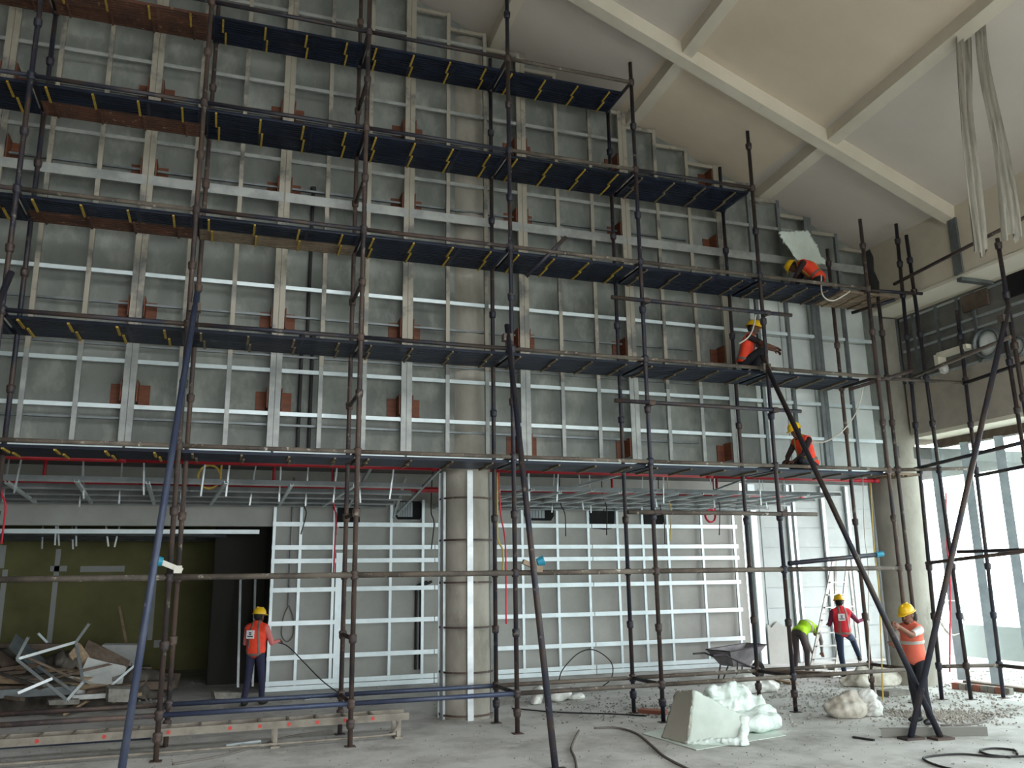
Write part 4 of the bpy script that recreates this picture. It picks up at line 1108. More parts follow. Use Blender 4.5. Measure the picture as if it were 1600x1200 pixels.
soft_blob('insulation_batt', ['glass_wool'], [('c', q(1165, 1124, hy-.28), .11, q(1200, 1116, hy-.2), .14), ('c', q(1178, 1130, hy-.3), .12, q(1206, 1126, hy-.25), .13), ('e', q(1190, 1124, hy-.2), (.25, .2, .16))],
          q(1130, 1165, hy)-np.array([.2, .7, .3]), q(1230, 1075, hy)+np.array([.4, .3, .2]), 0.016, 0.022, 26, 12, 'small torn glass wool batt between roll and lower slab', 'insulation', 'loose glass wool')
sl0, sl1 = onz(1172, 1152), onz(1222, 1146)
soft_blob('insulation_slab', ['glass_wool'], [('e', np.array([(sl0.x+sl1.x)/2+.0, (sl0.y+sl1.y)/2+.3, .15]), (.45, .3, .15))],
          (sl0.x-.6, sl0.y-.5, 0), (sl1.x+.6, sl1.y+.9, .6), 0.018, 0.012, 20, 13, 'low glass wool slab at the right end of the heap', 'insulation', 'loose glass wool')
# insulation sheet beside the crouching worker on the third deck
pa, pb, pc, pd = q(1216, 362, 13.55), q(1262, 360, 13.62), q(1292, 415, 13.6), q(1246, 408, 13.5)
sh = thing('insulation_sheet', tuple(pd), 'pale insulation sheet propped up beside the crouching worker', 'insulation')
fold_panel('sheet', 'wool_face', [pa, pd, pc, pb], 0.05, sh, 0.02, 9)

# ------------------------------------------------------------------ sack, plastic heaps, gravel
s0 = np.array(onz(1345, 1122))
soft_blob('sack', ['sack_cloth'], [('e', s0+np.array([-.12, .2, .12]), (.36, .26, .19)), ('e', s0+np.array([.05, .22, .2]), (.22, .2, .2))],
          s0-np.array([.7, .4, .2]), s0+np.array([.7, .8, .6]), 0.016, 0.028, 11, 21, 'lumpy cement sack lying beside the gravel', 'sack')
soft_blob('plastic_wrap', ['polythene'], [('e', s0+np.array([.22, .1, .22]), (.16, .15, .2)), ('e', s0+np.array([.36, .08, .12]), (.16, .15, .13))],
          s0-np.array([.3, .4, .2]), s0+np.array([.8, .6, .6]), 0.014, 0.02, 26, 22, 'crumpled white plastic bag lying against the cement sack', 'plastic wrap')
s1 = np.array(onz(865, 1098))
soft_blob('plastic_wrap', ['polythene'], [('c', s1+np.array([-.35, -.05, .05]), .09, s1+np.array([-.15, .35, .15]), .1), ('e', s1+np.array([.15, .1, .12]), (.25, .16, .13)), ('e', s1+np.array([.5, .2, .05]), (.2, .1, .07))],
          s1-np.array([.8, .5, .2]), s1+np.array([.9, .7, .5]), 0.018, 0.02, 18, 23, 'crumpled plastic heap on the floor right of the round column', 'plastic wrap')
s2 = np.array(onz(1185, 1085))
soft_blob('plastic_wrap', ['polythene'], [('e', s2+np.array([-.1, .3, .15]), (.4, .3, .2)), ('e', s2+np.array([.3, .25, .1]), (.3, .2, .15))],
          s2-np.array([.8, .4, .2]), s2+np.array([.9, .9, .6]), 0.02, 0.025, 14, 24, 'crumpled plastic sheet behind the insulation heap', 'plastic wrap')
s3 = np.array(onz(1392, 1073))
soft_blob('rubbish_bag', ['sack_cloth'], [('e', s3+np.array([0, .3, .15]), (.45, .28, .2)), ('e', s3+np.array([.45, .3, .14]), (.35, .25, .16)), ('e', s3+np.array([-.5, .3, .12]), (.3, .25, .14))],
          s3-np.array([1.1, .4, .2]), s3+np.array([1.1, .9, .7]), 0.024, 0.06, 9, 25, 'grey heap of rubbish bags behind the scaffold near the corner column', 'rubbish bag')
def grit(name, n, region, smin_, smax_, mat, label, seed):
    r = random.Random(seed); m = MB()
    oct_f = [(0, 2, 4), (2, 1, 4), (1, 3, 4), (3, 0, 4), (2, 0, 5), (1, 2, 5), (3, 1, 5), (0, 3, 5)]
    for _ in range(n):
        p = region(r); s = r.uniform(smin_, smax_)
        rot = Matrix.Rotation(r.uniform(0, 6.28), 3, 'Z')
        v = [(s*r.uniform(.6, 1.3), 0, 0), (-s*r.uniform(.6, 1.3), 0, 0), (0, s*r.uniform(.5, 1), 0), (0, -s*r.uniform(.5, 1), 0), (0, 0, s*r.uniform(.5, .9)), (0, 0, -s*.3)]
        m.put([rot @ Vector(k) + Vector((p[0], p[1], s*.28+0.001)) for k in v], oct_f)
    o = m.build(name, mat); return tag(o, label, 'gravel' if name == 'gravel' else 'debris', None, 'stuff')
g0, g1 = onz(1370, 1122), onz(1575, 1118)
def ell_region(r):
    a = r.uniform(0, 6.28); d = abs(r.gauss(0, .55))*(1+.25*math.sin(3*a+1))
    return ((g0.x+g1.x)/2 + math.cos(a)*d*(g1.x-g0.x)/2*1.02, (g0.y+g1.y)/2 + 0.1 + math.sin(a)*d*0.75 - math.cos(a)*d*0.25)
grit('gravel', 2600, ell_region, 0.012, 0.035, 'gravel', 'loose grey gravel spread on the floor around the standing worker', 3)
def fl_region(r):
    u, v = r.uniform(-40, 1640), 1060 + 150*r.random()**1.3
    p = onz(u, v); return (p.x, p.y)
grit('floor_grit', 1500, fl_region, 0.005, 0.019, 'rubble', 'fine chips and grit strewn over the concrete floor', 4)
def pile_region(r):
    u, v = r.uniform(-20, 260), r.uniform(1070, 1105)
    p = onz(u, v); return (p.x, p.y)
grit('rubble_grit', 300, pile_region, 0.015, 0.06, 'rubble', 'broken rubble bits in front of the demolition heap', 6)

def right_region(r):
    u, v = r.uniform(1180, 1600), r.gauss(1082, 22)
    p = onz(u, max(1050, min(1135, v))); return (p.x, p.y)
grit('corner_grit', 1500, right_region, 0.01, 0.04, 'gravel', 'scattered stones and plaster bits on the floor below the right scaffold', 8)
def mid_region(r):
    u, v = r.gauss(980, 90), r.gauss(1105, 14)
    p = onz(u, max(1070, min(1150, v))); return (p.x, p.y)
grit('plaster_grit', 500, mid_region, 0.008, 0.03, 'rubble', 'plaster crumbs on the floor around the middle scaffold feet', 9)
# bare cement patch in the upper corner of the bulkhead
pm_ = Matrix.Translation((XR-0.006, 0, 0)) @ Matrix(((0, 0, 1, 0), (1, 0, 0, 0), (0, 1, 0, 0), (0, 0, 0, 1)))
wr_ = bpy.data.objects['wall_right']
MB().prism([(14.22, 9.2), (13.98, 9.22), (13.9, 9.0), (13.93, 8.7), (13.82, 8.4), (13.86, 8.1), (13.76, 7.87), (14.22, 7.87)], 0.005, pm_).build('cement_patch', 'slab_concrete', None, wr_)

# ------------------------------------------------------------------ loose metal and cables on the floor
a, b = onz(1378, 1153), onz(1544, 1150)
ch = thing('floor_channel', a, 'grey metal channel lying on the floor at the feet of the rakers', 'metal channel')
channel_part('channel', 'channel_grey', (a.x, a.y, 0.06), (b.x, b.y, 0.06), 0.12, 0.08, (0, -1, 0), ch)
a, b = onz(1333, 1153), onz(1366, 1158)
o = box_part('steel_offcut', 'pipe_black', ((a.x+b.x)/2, (a.y+b.y)/2, 0.012), ((b-a).length, 0.05, 0.024), None, Matrix.Rotation(math.atan2(b.y-a.y, b.x-a.x), 3, 'Z')); tag(o, 'short dark steel offcut on the floor left of the rakers', 'steel offcut')
F0 = lambda u, v, h=0.014: tuple(onz(u, v) + Vector((0, 0, h)))
cable('floor_cable', 'wire_grey', [F0(905, 1143), F0(898, 1156), F0(893, 1172), F0(899, 1188), F0(903, 1215)], 0.016, 'short grey hose snaking down at the frame bottom', 'cable')
cable('floor_cable', 'wire_grey', [F0(928, 1139), F0(965, 1139), F0(995, 1148), F0(1020, 1168), F0(1040, 1185), F0(1080, 1206)], 0.018, 'long grey hose curving in front of the insulation heap', 'cable')
cable('floor_cable', 'wire_black', [F0(1640, 1182), F0(1560, 1184), F0(1500, 1180), F0(1450, 1184), F0(1446, 1190), F0(1480, 1202), F0(1560, 1215)], 0.014, 'black cable looping at the bottom right corner', 'cable')
cable('floor_cable', 'wire_black', [F0(1590, 1180), F0(1585, 1174), F0(1555, 1171), F0(1532, 1174), F0(1545, 1181), F0(1580, 1185)], 0.014, 'small black cable loop beside the bottom right cable', 'cable')
cable('floor_cable', 'wire_black', [F0(800, 1108), F0(870, 1114), F0(960, 1117), F0(1010, 1120)], 0.012, 'thin black cable lying between scaffold feet', 'cable')
cable('floor_cable', 'wire_grey', [F0(1470, 1135), F0(1520, 1133), F0(1545, 1126), F0(1553, 1119), F0(1540, 1117)], 0.016, 'pale hose curling over the gravel', 'cable')
cable('floor_cable', 'wire_grey', [F0(270, 1196), F0(340, 1184), F0(400, 1168), F0(455, 1152), F0(520, 1144)], 0.02, 'dusty strip running along the floor below the ladder', 'cable')
cable('wire_loop', 'wire_black', [tuple(onz(873, 1065)+Vector((0, 0, .02))), tuple(ony(880, 1045, 17.0)), tuple(ony(905, 1020, 17.0)), tuple(ony(930, 1016, 17.0)), tuple(ony(955, 1035, 17.0)), tuple(ony(955, 1060, 16.7)), F0(935, 1078)], 0.012, 'springy black wire loop arching before the lower framing', 'cable')
cable('hand_cable', 'wire_black', [tuple(ony(431, 1003, 17.85)), tuple(ony(450, 1010, 18.0)), tuple(ony(475, 1035, 18.1)), tuple(ony(505, 1065, 18.0)), F0(535, 1088)], 0.012, 'dark cable running from the left worker hand to the floor', 'cable')
# hanging wires
def hang(u, v0, v1, y, mat, lab, du=0, r=0.012):
    a, b = ony(u, v0, y), ony(u+du, v1, y); m = (a+b)/2 + Vector((0.06, 0, 0))
    up = [Vector((a.x+0.02, a.y, 4.66))] if a.z < 4.6 and y > 14.5 else []
    return cable('hanging_wire', mat, up + [a, a*.7+b*.3, m, b], r, lab, 'wire')
hang(478, 772, 835, 18.9, 'wire_black', 'black wire hanging over the second stud', -8)
hang(519, 775, 836, 18.9, 'wire_black', 'black wire hanging near the wide white stud', 6)
hang(674, 778, 858, 18.5, 'wire_black', 'black wire hanging left of the round column', 0)
hang(874, 770, 838, 17.5, 'wire_black', 'black wire with curled end right of the flexible duct', 10)
hang(940, 752, 836, 17.0, 'wire_black', 'black wire in front of the ragged opening', 8)
hang(1029, 770, 850, 17.5, 'wire_black', 'black wire right of the small duct opening', 10)
hang(1118, 748, 836, 17.0, 'wire_black', 'black wire beside the red wire coil', 6)
hang(1043, 750, 845, 16.8, 'wire_yellow', 'yellow wire hanging by the small duct opening', 4)
hang(519, 725, 900, 17.8, 'wire_red', 'red wire bundle hanging along the wide stud', 2, 0.016)
hang(779, 732, 975, 14.9, 'wire_red', 'long red wire hanging right of the round column', 12, 0.014)
hang(777, 824, 900, 15.1, 'wire_yellow', 'yellow wire loop right of the round column', 8, 0.016)
hang(1360, 755, 1110, 13.2, 'wire_yellow', 'yellow rope hanging from the corner deck to the floor', 20, 0.014)
hang(1478, 770, 1050, 14.2, 'wire_red', 'red cord hanging beside the first window mullion', 6, 0.018)
hang(1348, 742, 1060, 13.4, 'rope_white', 'pale safety rope hanging in front of the stepladder', 10, 0.01)
hang(2, 735, 850, 15.5, 'wire_red', 'red wire at the left frame edge', 0, 0.018)
def coil(u, v, y, r, mat, lab, tr=0.018, turns=3):
    c = ony(u, v, y); pts = [(c.x+r, c.y, 4.66), (c.x+r*1.02, c.y, 4.3)] if c.z > 3 else []
    for i in range(turns*16+1):
        a = 2*math.pi*i/16
        pts.append((c.x+math.cos(a)*r*(1+.04*math.sin(i)), c.y+0.02*math.sin(i*1.7), c.z+math.sin(a)*r*1.1*(1+.03*math.cos(i*2.1))))
    o = MB().sweep(pts, tr, 6).build('wire_coil', mat, None, None, True); tag(o, lab, 'wire coil')
coil(327, 745, 16.0, 0.19, 'wire_yellow', 'round yellow wire coil hanging in the ceiling grid')
coil(1110, 806, 17.0, 0.13, 'wire_red', 'round red wire coil hanging at the right of the ceiling grid')
coil(1488, 965, 14.3, 0.32, 'rope_white', 'pale pink rope coil hanging at the windows', 0.012, 2)
cable('safety_rope', 'rope_white', [tuple(ony(1283, 430, 12.9)), tuple(ony(1285, 460, 12.7)), tuple(ony(1300, 470, 12.6)), tuple(ony(1318, 462, 12.6)), tuple(ony(1328, 455, 12.6))], 0.014, 'white safety rope looping under the third deck', 'rope')
cable('safety_rope', 'rope_white', [tuple(ony(1349, 605, 12.6)), tuple(ony(1340, 640, 12.8)), tuple(ony(1318, 672, 12.9)), tuple(ony(1290, 690, 13.1)), tuple(ony(1262, 690, 13.25))], 0.012, 'white lanyard running to the worker on the lowest deck', 'rope')
cable('safety_rope', 'rope_white', [tuple(ony(1181, 492, 12.6)), tuple(ony(1176, 515, 12.9)), tuple(ony(1168, 528, 13.0)), tuple(ony(1155, 537, 13.05))], 0.014, 'white lanyard over the shoulder of the squatting worker', 'rope')

# ------------------------------------------------------------------ hanging polythene strips under the ceiling
def strip(u0, v0, u1, v1, y, w0, w1, seed, lab):
    a, b = ony(u0, v0, y), ony(u1, v1, y); r = np.random.RandomState(seed)
    ny_, nx_ = 40, 14; v = []; f = []
    right = Vector((R[0][0], R[0][1], 0)).normalized(); dep = Vector((-right.y, right.x, 0))
    ph = r.uniform(0, 6, 4)
    for side in (0, 1):
        for j in range(ny_+1):
            t = j/ny_; c = a.lerp(b, t); w = w0+(w1-w0)*t + 0.02*math.sin(9*t+ph[0])
            for i in range(nx_+1):
                s = i/nx_-0.5
                d = 0.05*math.sin(s*14+ph[1]+2*t) + 0.03*math.sin(s*30+ph[2]+5*t) + 0.04*math.sin(6*t+ph[3])
                p = c + right*(s*w) + dep*(d + 0.006*side)
                if j == ny_: p.z += 0.06*math.sin(s*9+ph[1])
                v.append(p)
    N1 = (ny_+1)*(nx_+1); k = lambda s, j, i: s*N1+j*(nx_+1)+i
    for j in range(ny_):
        for i in range(nx_):
            f.append((k(0, j, i), k(0, j, i+1), k(0, j+1, i+1), k(0, j+1, i))); f.append((k(1, j, i), k(1, j+1, i), k(1, j+1, i+1), k(1, j, i+1)))
        f.append((k(0, j, 0), k(0, j+1, 0), k(1, j+1, 0), k(1, j, 0))); f.append((k(0, j, nx_), k(1, j, nx_), k(1, j+1, nx_), k(0, j+1, nx_)))
    o = MB().put(v, f).build('polythene_strip', 'polythene_dull', None, None, True); tag(o, lab, 'polythene strip')
strip(1502, 62, 1532, 398, 8.6, 0.22, 0.2, 5, 'left polythene strip hanging from the ceiling rib')
strip(1533, 34, 1580, 372, 8.3, 0.14, 0.23, 6, 'right polythene strip hanging from the ceiling rib')

# ------------------------------------------------------------------ wheelbarrow
def wheelbarrow():
    b0 = onz(1152, 1064)
    t = thing('wheelbarrow', (b0.x, b0.y, 0), 'battered grey steel wheelbarrow standing before the lower framing', 'wheelbarrow')
    M = Matrix.Translation((b0.x, b0.y, 0)) @ Matrix.Rotation(math.radians(12), 4, 'Z')
    top = [(-.52, -.36), (.66, -.30), (.66, .30), (-.52, .36)]; bot = [(-.28, -.2), (.25, -.16), (.25, .16), (-.28, .2)]
    zt = [.66, .74, .74, .66]
    v = [(x, y, z) for (x, y), z in zip(top, zt)] + [(x, y, .33) for x, y in bot]
    v += [(x*.965, y*.94, z) for (x, y), z in zip(top, zt)] + [(x*.95, y*.92, .345) for x, y in bot]
    f = [(4, 7, 6, 5), (12, 13, 14, 15)]
    for i in range(4):
        j = (i+1) % 4
        f += [(i, 4+i, 4+j, j), (8+i, 8+j, 12+j, 12+i), (i, j, 8+j, 8+i)]
    MB().put(v, f).build('tray', 'barrow_steel', M, t)
    rim = MB()
    for i in range(4): rim.cyl((*top[i], zt[i]), (*top[(i+1) % 4], zt[(i+1) % 4]), 0.014)
    rim.build('rim', 'barrow_dark', M, t)
    for s in (-1, 1):
        MB().sweep([(.62, s*.06, .24), (.2, s*.2, .31), (-.3, s*.27, .48), (-.62, s*.3, .6), (-.95, s*.3, .6)], 0.02, 8).build('handle', 'barrow_dark', M, t)
        MB().sweep([(-.2, s*.25, .42), (-.3, s*.27, .012), (-.16, s*.27, .012), (-.02, s*.2, .34)], 0.016, 8).build('leg', 'barrow_dark', M, t)
    wm = M @ Matrix.Translation((.66, 0, .19)) @ Matrix.Rotation(math.radians(90), 4, 'X')
    MB().lathe([(.05, -.03), (.13, -.03), (.165, -.045), (.188, -.02), (.188, .02), (.165, .045), (.13, .03), (.05, .03), (.05, -.03)], 24).build('wheel', 'rubber_black', wm, t, True)
    MB().cyl((.66, -.08, .19), (.66, .08, .19), .014).build('axle', 'barrow_dark', M, t)
wheelbarrow()

# ------------------------------------------------------------------ low aluminium trestle ladder lying inside the scaffold
lad = thing('trestle_ladder', (0, 13.2, 0), 'dusty aluminium trestle ladder with red rung caps lying along the scaffold foot', 'ladder')
LX0, LX1, LY0, LY1, LZT = -4.6, 2.85, 13.05, 13.42, 0.30
for y in (LY0, LY1):
    box_part('rail', 'ladder_dusty', ((LX0+LX1)/2, y, LZT), (LX1-LX0, 0.03, 0.1), lad)
x = LX0+0.2; i = 0
while x < LX1-0.15:
    box_part('rung', 'ladder_dusty', (x, (LY0+LY1)/2, LZT+0.035), (0.035, LY1-LY0, 0.03), lad)
    if i % 2 == 0 or x > 0:
        MB().cyl((x, LY0-0.015, LZT), (x, LY0-0.022, LZT), 0.026, n=14).build('rung_cap', 'sticker_red', None, lad)
    x += 0.395; i += 1
for x in (-3.9, 0.95, 2.7):
    for y in (LY0, LY1):
        box_part('leg', 'ladder_dusty', (x, y, 0.125), (0.06, 0.03, 0.25), lad)
    box_part('foot', 'ladder_dusty', (x, (LY0+LY1)/2, 0.012), (0.12, LY1-LY0+0.1, 0.024), lad)
MB().sweep(smooth_path([(LX0, LY0-0.02, 0.05), (0.0, LY0-0.02, 0.05), (2.4, LY0-0.02, 0.06), (2.62, LY0-0.02, 0.1), (2.7, LY0-0.02, 0.22)], 5), 0.018, 8).build('stretcher', 'ladder_dusty', None, lad, True)
a, b = onz(0, 1172), onz(235, 1157)
o = MB().cyl((a.x-1, a.y+.1, .05), (b.x, b.y+.1, .05), .05).build('floor_tube', 'tube_blue'); tag(o, 'blue grey tube lying on the floor under the trestle ladder', 'scaffold tube')

# ------------------------------------------------------------------ stepladder at the right
def stepladder():
    y = 17.2
    a0, a1 = onz(1262, 1052), onz(1298, 1046)
    ap0, ap1 = ony(1303, 868, 17.3), ony(1335, 868, 17.3)
    hgt = 2.62
    t = thing('stepladder', (14.2, 17.2, 0), 'aluminium stepladder standing open between the two workers at the right', 'ladder')
    fl, fr_ = Vector((a0.x, a0.y-.1, 0.02)), Vector((a0.x+.72, a0.y-.1, 0.02))
    bl_, br_ = Vector((a0.x+1.35, 17.9, 0.02)), Vector((a0.x+2.05, 17.9, 0.02))
    tl, trr = Vector((14.3, 17.35, hgt)), Vector((14.72, 17.35, hgt))
    tl2, tr2 = Vector((14.45, 17.5, hgt)), Vector((14.85, 17.5, hgt))
    for a, b in ((fl, tl), (fr_, trr), (bl_, tl2), (br_, tr2)):
        channel_part('stile', 'aluminium', a, b, 0.075, 0.03, (0, -1, 0), t)
    for k in range(1, 9):
        s = k/9; p, q_ = fl.lerp(tl, s), fr_.lerp(trr, s)
        box_part('step', 'galvanised_mid', (p+q_)/2, (abs(q_.x-p.x), 0.09, 0.028), t)
    for s in (0.25, 0.55):
        p, q_ = bl_.lerp(tl2, s), br_.lerp(tr2, s)
        box_part('brace', 'aluminium', (p+q_)/2, (abs(q_.x-p.x), 0.03, 0.03), t)
    box_part('top_plate', 'aluminium', (14.58, 17.43, hgt+.015), (0.7, 0.28, 0.03), t)
    for s in (0, 1):
        p, q_ = (fl, fr_)[s].lerp((tl, trr)[s], .5), (bl_, br_)[s].lerp((tl2, tr2)[s], .5)
        tube_part('spreader', 'aluminium', p, q_, 0.012, t)
stepladder()

# ------------------------------------------------------------------ kerb, boards and timbers near the right column
a, b = onz(1490, 1076), onz(1582, 1086)
kb = thing('brick_kerb', (a.x, a.y, 0), 'low row of rough bricks on the floor along the windows', 'kerb')
d = (b-a); n = 8; ang = math.atan2(d.y, d.x)
for i in range(n):
    p = a + d*((i+.5)/n)
    box_part('brick', 'rubble' if i % 3 else 'brick_red', (p.x, p.y, 0.06), (d.length/n-.02, 0.14, 0.12), kb, Matrix.Rotation(ang+rng.uniform(-.04, .04), 3, 'Z'))
for i, (u0, v0, u1, v1, w, h, m, lab) in enumerate([
        (1205, 1052, 1300, 1058, .2, .1, 'timber_dark', 'dark timber lying below the bending worker'),
        (1300, 1047, 1390, 1038, .25, .08, 'galvanised_dark', 'grey metal section lying at the foot of the corner column'),
        (1395, 1030, 1425, 1028, .2, .16, 'board_white', 'white board end lying beside the corner column'),
        (1380, 1088, 1412, 1085, .3, .1, 'rubble', 'flat concrete block behind the gravel'),
        (1190, 1060, 1240, 1070, .15, .05, 'timber_pale', 'pale plank on the floor right of the wheelbarrow'),
        (1000, 1113, 1040, 1116, .2, .06, 'brick_red', 'reddish brick rubble beside the fourth scaffold foot')]):
    a, b = onz(u0, v0), onz(u1, v1); d = b-a
    o = box_part('loose_timber' if 'timber' in m else 'loose_block', m, ((a.x+b.x)/2, (a.y+b.y)/2, h/2), (d.length, w, h), None, Matrix.Rotation(math.atan2(d.y, d.x), 3, 'Z'))
    tag(o, lab, 'timber' if 'timber' in m else 'block')
o = MB().box((0, 0, 0), (1.1, .07, .05), M=Matrix.Rotation(.1, 4, 'Z')).build('white_channel', 'galvanised_bright', Matrix.Translation(onz(520, 1090)+Vector((0, 0, .03)))); tag(o, 'white channel offcut lying before the lower framing', 'metal channel')
for i, (u, v, w, r_) in enumerate([(380, 1163, .5, .3), (395, 1166, .35, -.5)]):
    o = MB().box((0, 0, 0), (w, .05, .03)).build('white_strip', 'galvanised_bright', Matrix.Translation(onz(u, v)+Vector((0, 0, .016))) @ Matrix.Rotation(r_, 4, 'Z')); tag(o, ['longer bright metal strip on the floor right of the left scaffold foot', 'shorter bright metal strip crossing another on the floor'][i], 'metal strip')

# ------------------------------------------------------------------ demolition heap at the left
def heap_piece(name, mat, u, v, y, size, rot, lab, cat, tilt=None):
    p = ony(u, v, y); p.z = max(p.z, 0.03)
    R3 = (Matrix.Rotation(rot[2], 3, 'Z') @ Matrix.Rotation(rot[1], 3, 'Y') @ Matrix.Rotation(rot[0], 3, 'X'))
    m = MB(); sx, sy, sz = size
    j = lambda: rng.uniform(.88, 1.1)
    v8 = [(a*sx/2*j(), b*sy/2*j(), c_*sz/2) for a in (-1, 1) for b in (-1, 1) for c_ in (-1, 1)]
    low = min((R3 @ Vector(k)).z for k in v8)
    if p.z+low < 0.004: p.z = 0.004-low
    m.put(v8, [(0, 1, 3, 2), (4, 6, 7, 5), (0, 4, 5, 1), (2, 3, 7, 6), (0, 2, 6, 4), (1, 5, 7, 3)])
    o = m.build(name, mat, Matrix.Translation(p) @ R3.to_4x4()); return tag(o, lab, cat, 'pieces of the demolition heap')
HP = [('timber_offcut', 'timber_dark', 12, 1040, 19, (1.5, .22, .2), (0, .5, .9), 'thick dark log standing in the heap at the left edge', 'timber'),
      ('timber_offcut', 'timber_dark', 28, 1050, 18.6, (1.3, .2, .2), (0, .6, .7), 'dark log leaning right of the edge log', 'timber'),
      ('timber_offcut', 'timber_pale', 40, 1062, 18.3, (2.2, .12, .14), (0, .06, -.12), 'long pale beam lying across the heap', 'timber'),
      ('timber_offcut', 'timber_dark', 20, 1010, 19.5, (1.7, .18, .12), (0, .05, .1), 'dark plank on the crest of the heap', 'timber'),
      ('timber_offcut', 'timber_pale', 135, 1073, 18.0, (.95, .13, .12), (0, .12, -.1), 'short pale beam in the middle of the heap', 'timber'),
      ('timber_offcut', 'timber_dark', 60, 1075, 18.0, (1.8, .16, .1), (0, .04, .1), 'dark plank low in the heap', 'timber'),
      ('board_scrap', 'timber_pale', 138, 1045, 18.6, (.95, .34, .03), (1.1, .9, .5), 'pale brown plank leaning upright in the heap', 'board'),
      ('board_scrap', 'timber_dark', 160, 1040, 19.0, (.9, .8, .03), (.9, .5, .3), 'torn brown board standing behind the white scraps', 'board'),
      ('board_scrap', 'gypsum', 162, 1048, 18.4, (.7, .4, .02), (.9, .3, .2), 'white plasterboard scrap leaning in the heap', 'board'),
      ('board_scrap', 'gypsum', 150, 1064, 18.1, (.5, .3, .02), (.7, -.2, .1), 'lower white plasterboard scrap in the heap', 'board'),
      ('board_scrap', 'gypsum', 150, 1087, 17.6, (.75, .2, .08), (0, 0, .05), 'white foam block lying in front of the heap', 'block'),
      ('board_scrap', 'rubble', 187, 1084, 17.5, (.45, .3, .22), (.1, .1, .3), 'grey concrete lump at the right foot of the heap', 'block'),
      ('board_scrap', 'galvanised_dark', 66, 1043, 18.4, (1.4, .5, .03), (.6, .75, .4), 'grey sheet hanging inside the wrecked frame', 'sheet'),
      ('board_scrap', 'timber_dark', 215, 1070, 19.2, (1.4, .4, .15), (0, .05, .1), 'dark boards at the right end of the heap', 'board'),
      ('board_scrap', 'timber_dark', 190, 1062, 20.5, (1.2, .5, .5), (0, 0, .2), 'dark crate shape behind the heap', 'block'),
      ('board_scrap', 'timber_dark', 240, 1060, 21.0, (1.0, .5, .3), (.1, .1, .4), 'shadowed block in the far room behind the heap', 'block'),
      ('board_scrap', 'gypsum', 188, 1030, 22.0, (.8, .1, .7), (.3, .05, .1), 'grey slab standing in the far room', 'board'),
      ('board_scrap', 'rubble', 100, 1096, 17.4, (.5, .25, .08), (0, .05, .2), 'flat rubble slab in front of the heap', 'block'),
      ('board_scrap', 'gypsum', 130, 1083, 17.9, (.4, .3, .1), (0, .2, .6), 'small white block left of the foam block', 'block'),
      ('board_scrap', 'galvanised_dark', 25, 1082, 17.9, (2.0, .3, .14), (0, 0, .03), 'grey blue boards at the left foot of the heap', 'board'),
      ('board_scrap', 'rubble', 352, 1100, 18.5, (.5, .3, .12), (0, .1, .2), 'broken rubble by the feet of the left worker', 'block'),
      ('board_scrap', 'timber_pale', 192, 975, 23.8, (.06, .04, .9), (0, -.25, 0), 'thin pale lath leaning on the olive wall', 'timber')]
for h in HP: heap_piece(*h)
hr = random.Random(12)
ORD = ['leftmost', 'second', 'third', 'fourth', 'fifth', 'sixth', 'seventh', 'eighth', 'ninth', 'tenth', 'eleventh', 'twelfth', 'thirteenth', 'fourteenth', 'fifteenth', 'sixteenth', 'seventeenth', 'eighteenth', 'nineteenth', 'twentieth']
HUE = {'timber_dark': 'dark brown', 'timber_pale': 'pale brown', 'heap_dark': 'blackish', 'rubble': 'dusty grey'}
seen = {}
for u in sorted(hr.uniform(-10, 215) for _ in range(26)):
    v = 1092 - hr.random()*(70 if u < 150 else 30)
    mt = hr.choice(['timber_dark', 'timber_dark', 'timber_pale', 'heap_dark', 'rubble'])
    n_ = seen.get(mt, 0); seen[mt] = n_+1
    lab = f"{HUE[mt]} narrow lath in the demolition heap, {ORD[n_]}{' of its colour' if n_ == 0 else ' from the left of its colour'}"
    heap_piece('timber_scrap', mt, u, v, 17.6+hr.random()*.9, (hr.uniform(.5, 1.3), hr.uniform(.05, .14), hr.uniform(.03, .07)),
               (hr.uniform(-.3, .3), hr.uniform(-.5, .5), hr.uniform(-1, 1)), lab, 'timber')
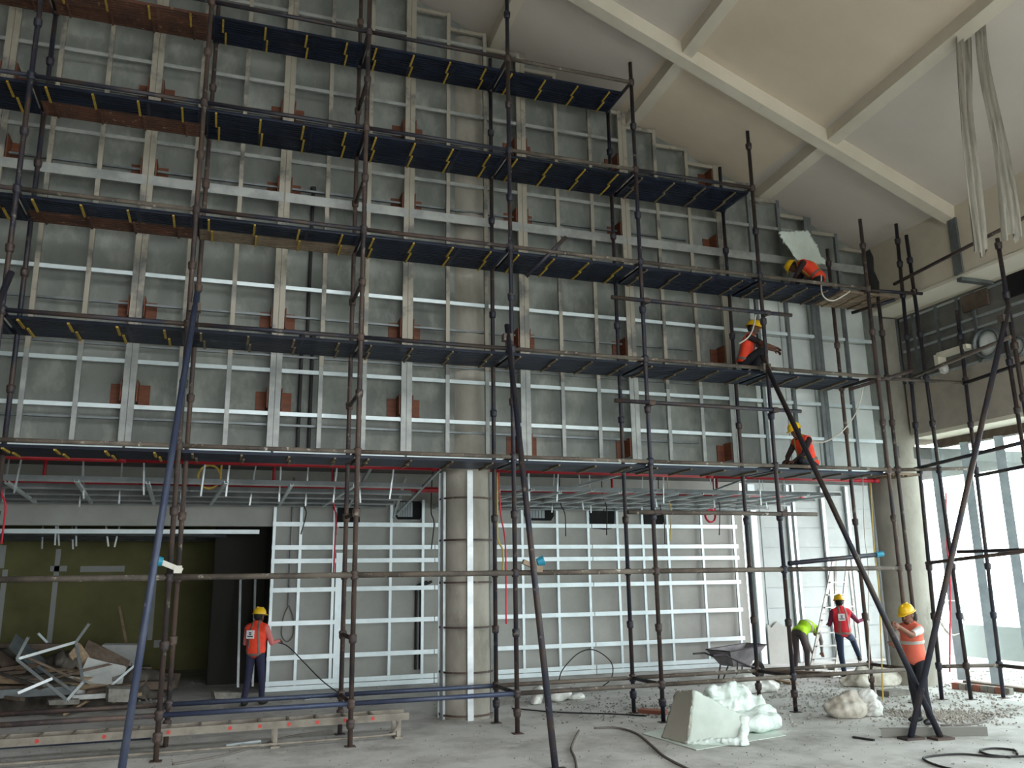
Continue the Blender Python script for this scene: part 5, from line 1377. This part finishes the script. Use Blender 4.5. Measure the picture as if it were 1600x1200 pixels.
soft_blob('rubble_mound', ['heap_dark'], [('e', np.array(ony(30, 1070, 19))*np.array([1, 1, 0])+np.array([0, 0, 0.1]), (2.2, 1.0, .75)), ('e', np.array(ony(150, 1075, 19.4))*np.array([1, 1, 0]), (1.4, .9, .55))],
          (-7, 17.6, 0), (-.2, 20.8, 1.3), 0.05, 0.14, 5, 31, 'rubble mound coloured as dark gap shade under the scrap boards', 'rubble mound')  # dark colour stands in for the shaded gaps between the scraps
fr_ = thing('wrecked_frame', ony(100, 1090, 17.6), 'bent galvanised channel frame lying on the demolition heap', 'metal frame')
FP = {'a': (26, 1030, 17.5), 'b': (119, 1003, 17.9), 'c': (105, 1094, 16.8), 'd': (44, 996, 17.3), 'e': (139, 975, 17.7), 'f': (130, 1066, 17.0), 'g': (40, 1027, 18.3), 'h': (113, 1080, 17.5), 'i': (28, 1083, 16.9), 'j': (82, 1060, 17.0)}
PT = {k: ony(*v_) for k, v_ in FP.items()}
for a, b in ('ab', 'ac', 'ad', 'be', 'cf', 'gh', 'ij', 'bf'):
    p, q_ = PT[a].copy(), PT[b].copy(); p.z = max(p.z, .04); q_.z = max(q_.z, .04)
    channel_part('channel', 'galvanised', p, q_, 0.048, 0.035, (0.2, -1, 0.2), fr_)
for (u0, v0, u1, v1) in ((168, 1076, 210, 1040), (185, 1078, 203, 1068), (60, 990, 74, 1004), (45, 1082, 70, 1076)):
    p, q_ = ony(u0, v0, 18.0), ony(u1, v1, 18.3); p.z = max(p.z, .03)
    o = channel_part('metal_strip', 'galvanised_bright', p, q_, 0.04, 0.03, (0, -1, .2)); tag(o, {168: 'long bright strip sticking up at the right of the heap', 185: 'short bright strip low at the right of the heap', 60: 'bright strip poking from the crest of the heap', 45: 'bright strip low at the left of the heap'}[u0], 'metal strip')
# pale boards leaning in the dark side passage
for u, lab in ((395, 'thin pale strip leaning in the dark doorway behind the worker'), (372, 'second thin strip leaning in the dark doorway')):
    a = ony(u, 1070, 20.3); b = ony(u+4, 900, 20.85)
    o = channel_part('leaning_strip', 'galvanised', (a.x, a.y, 0.02), b, 0.05, 0.03, (0, -1, 0)); tag(o, lab, 'metal strip')
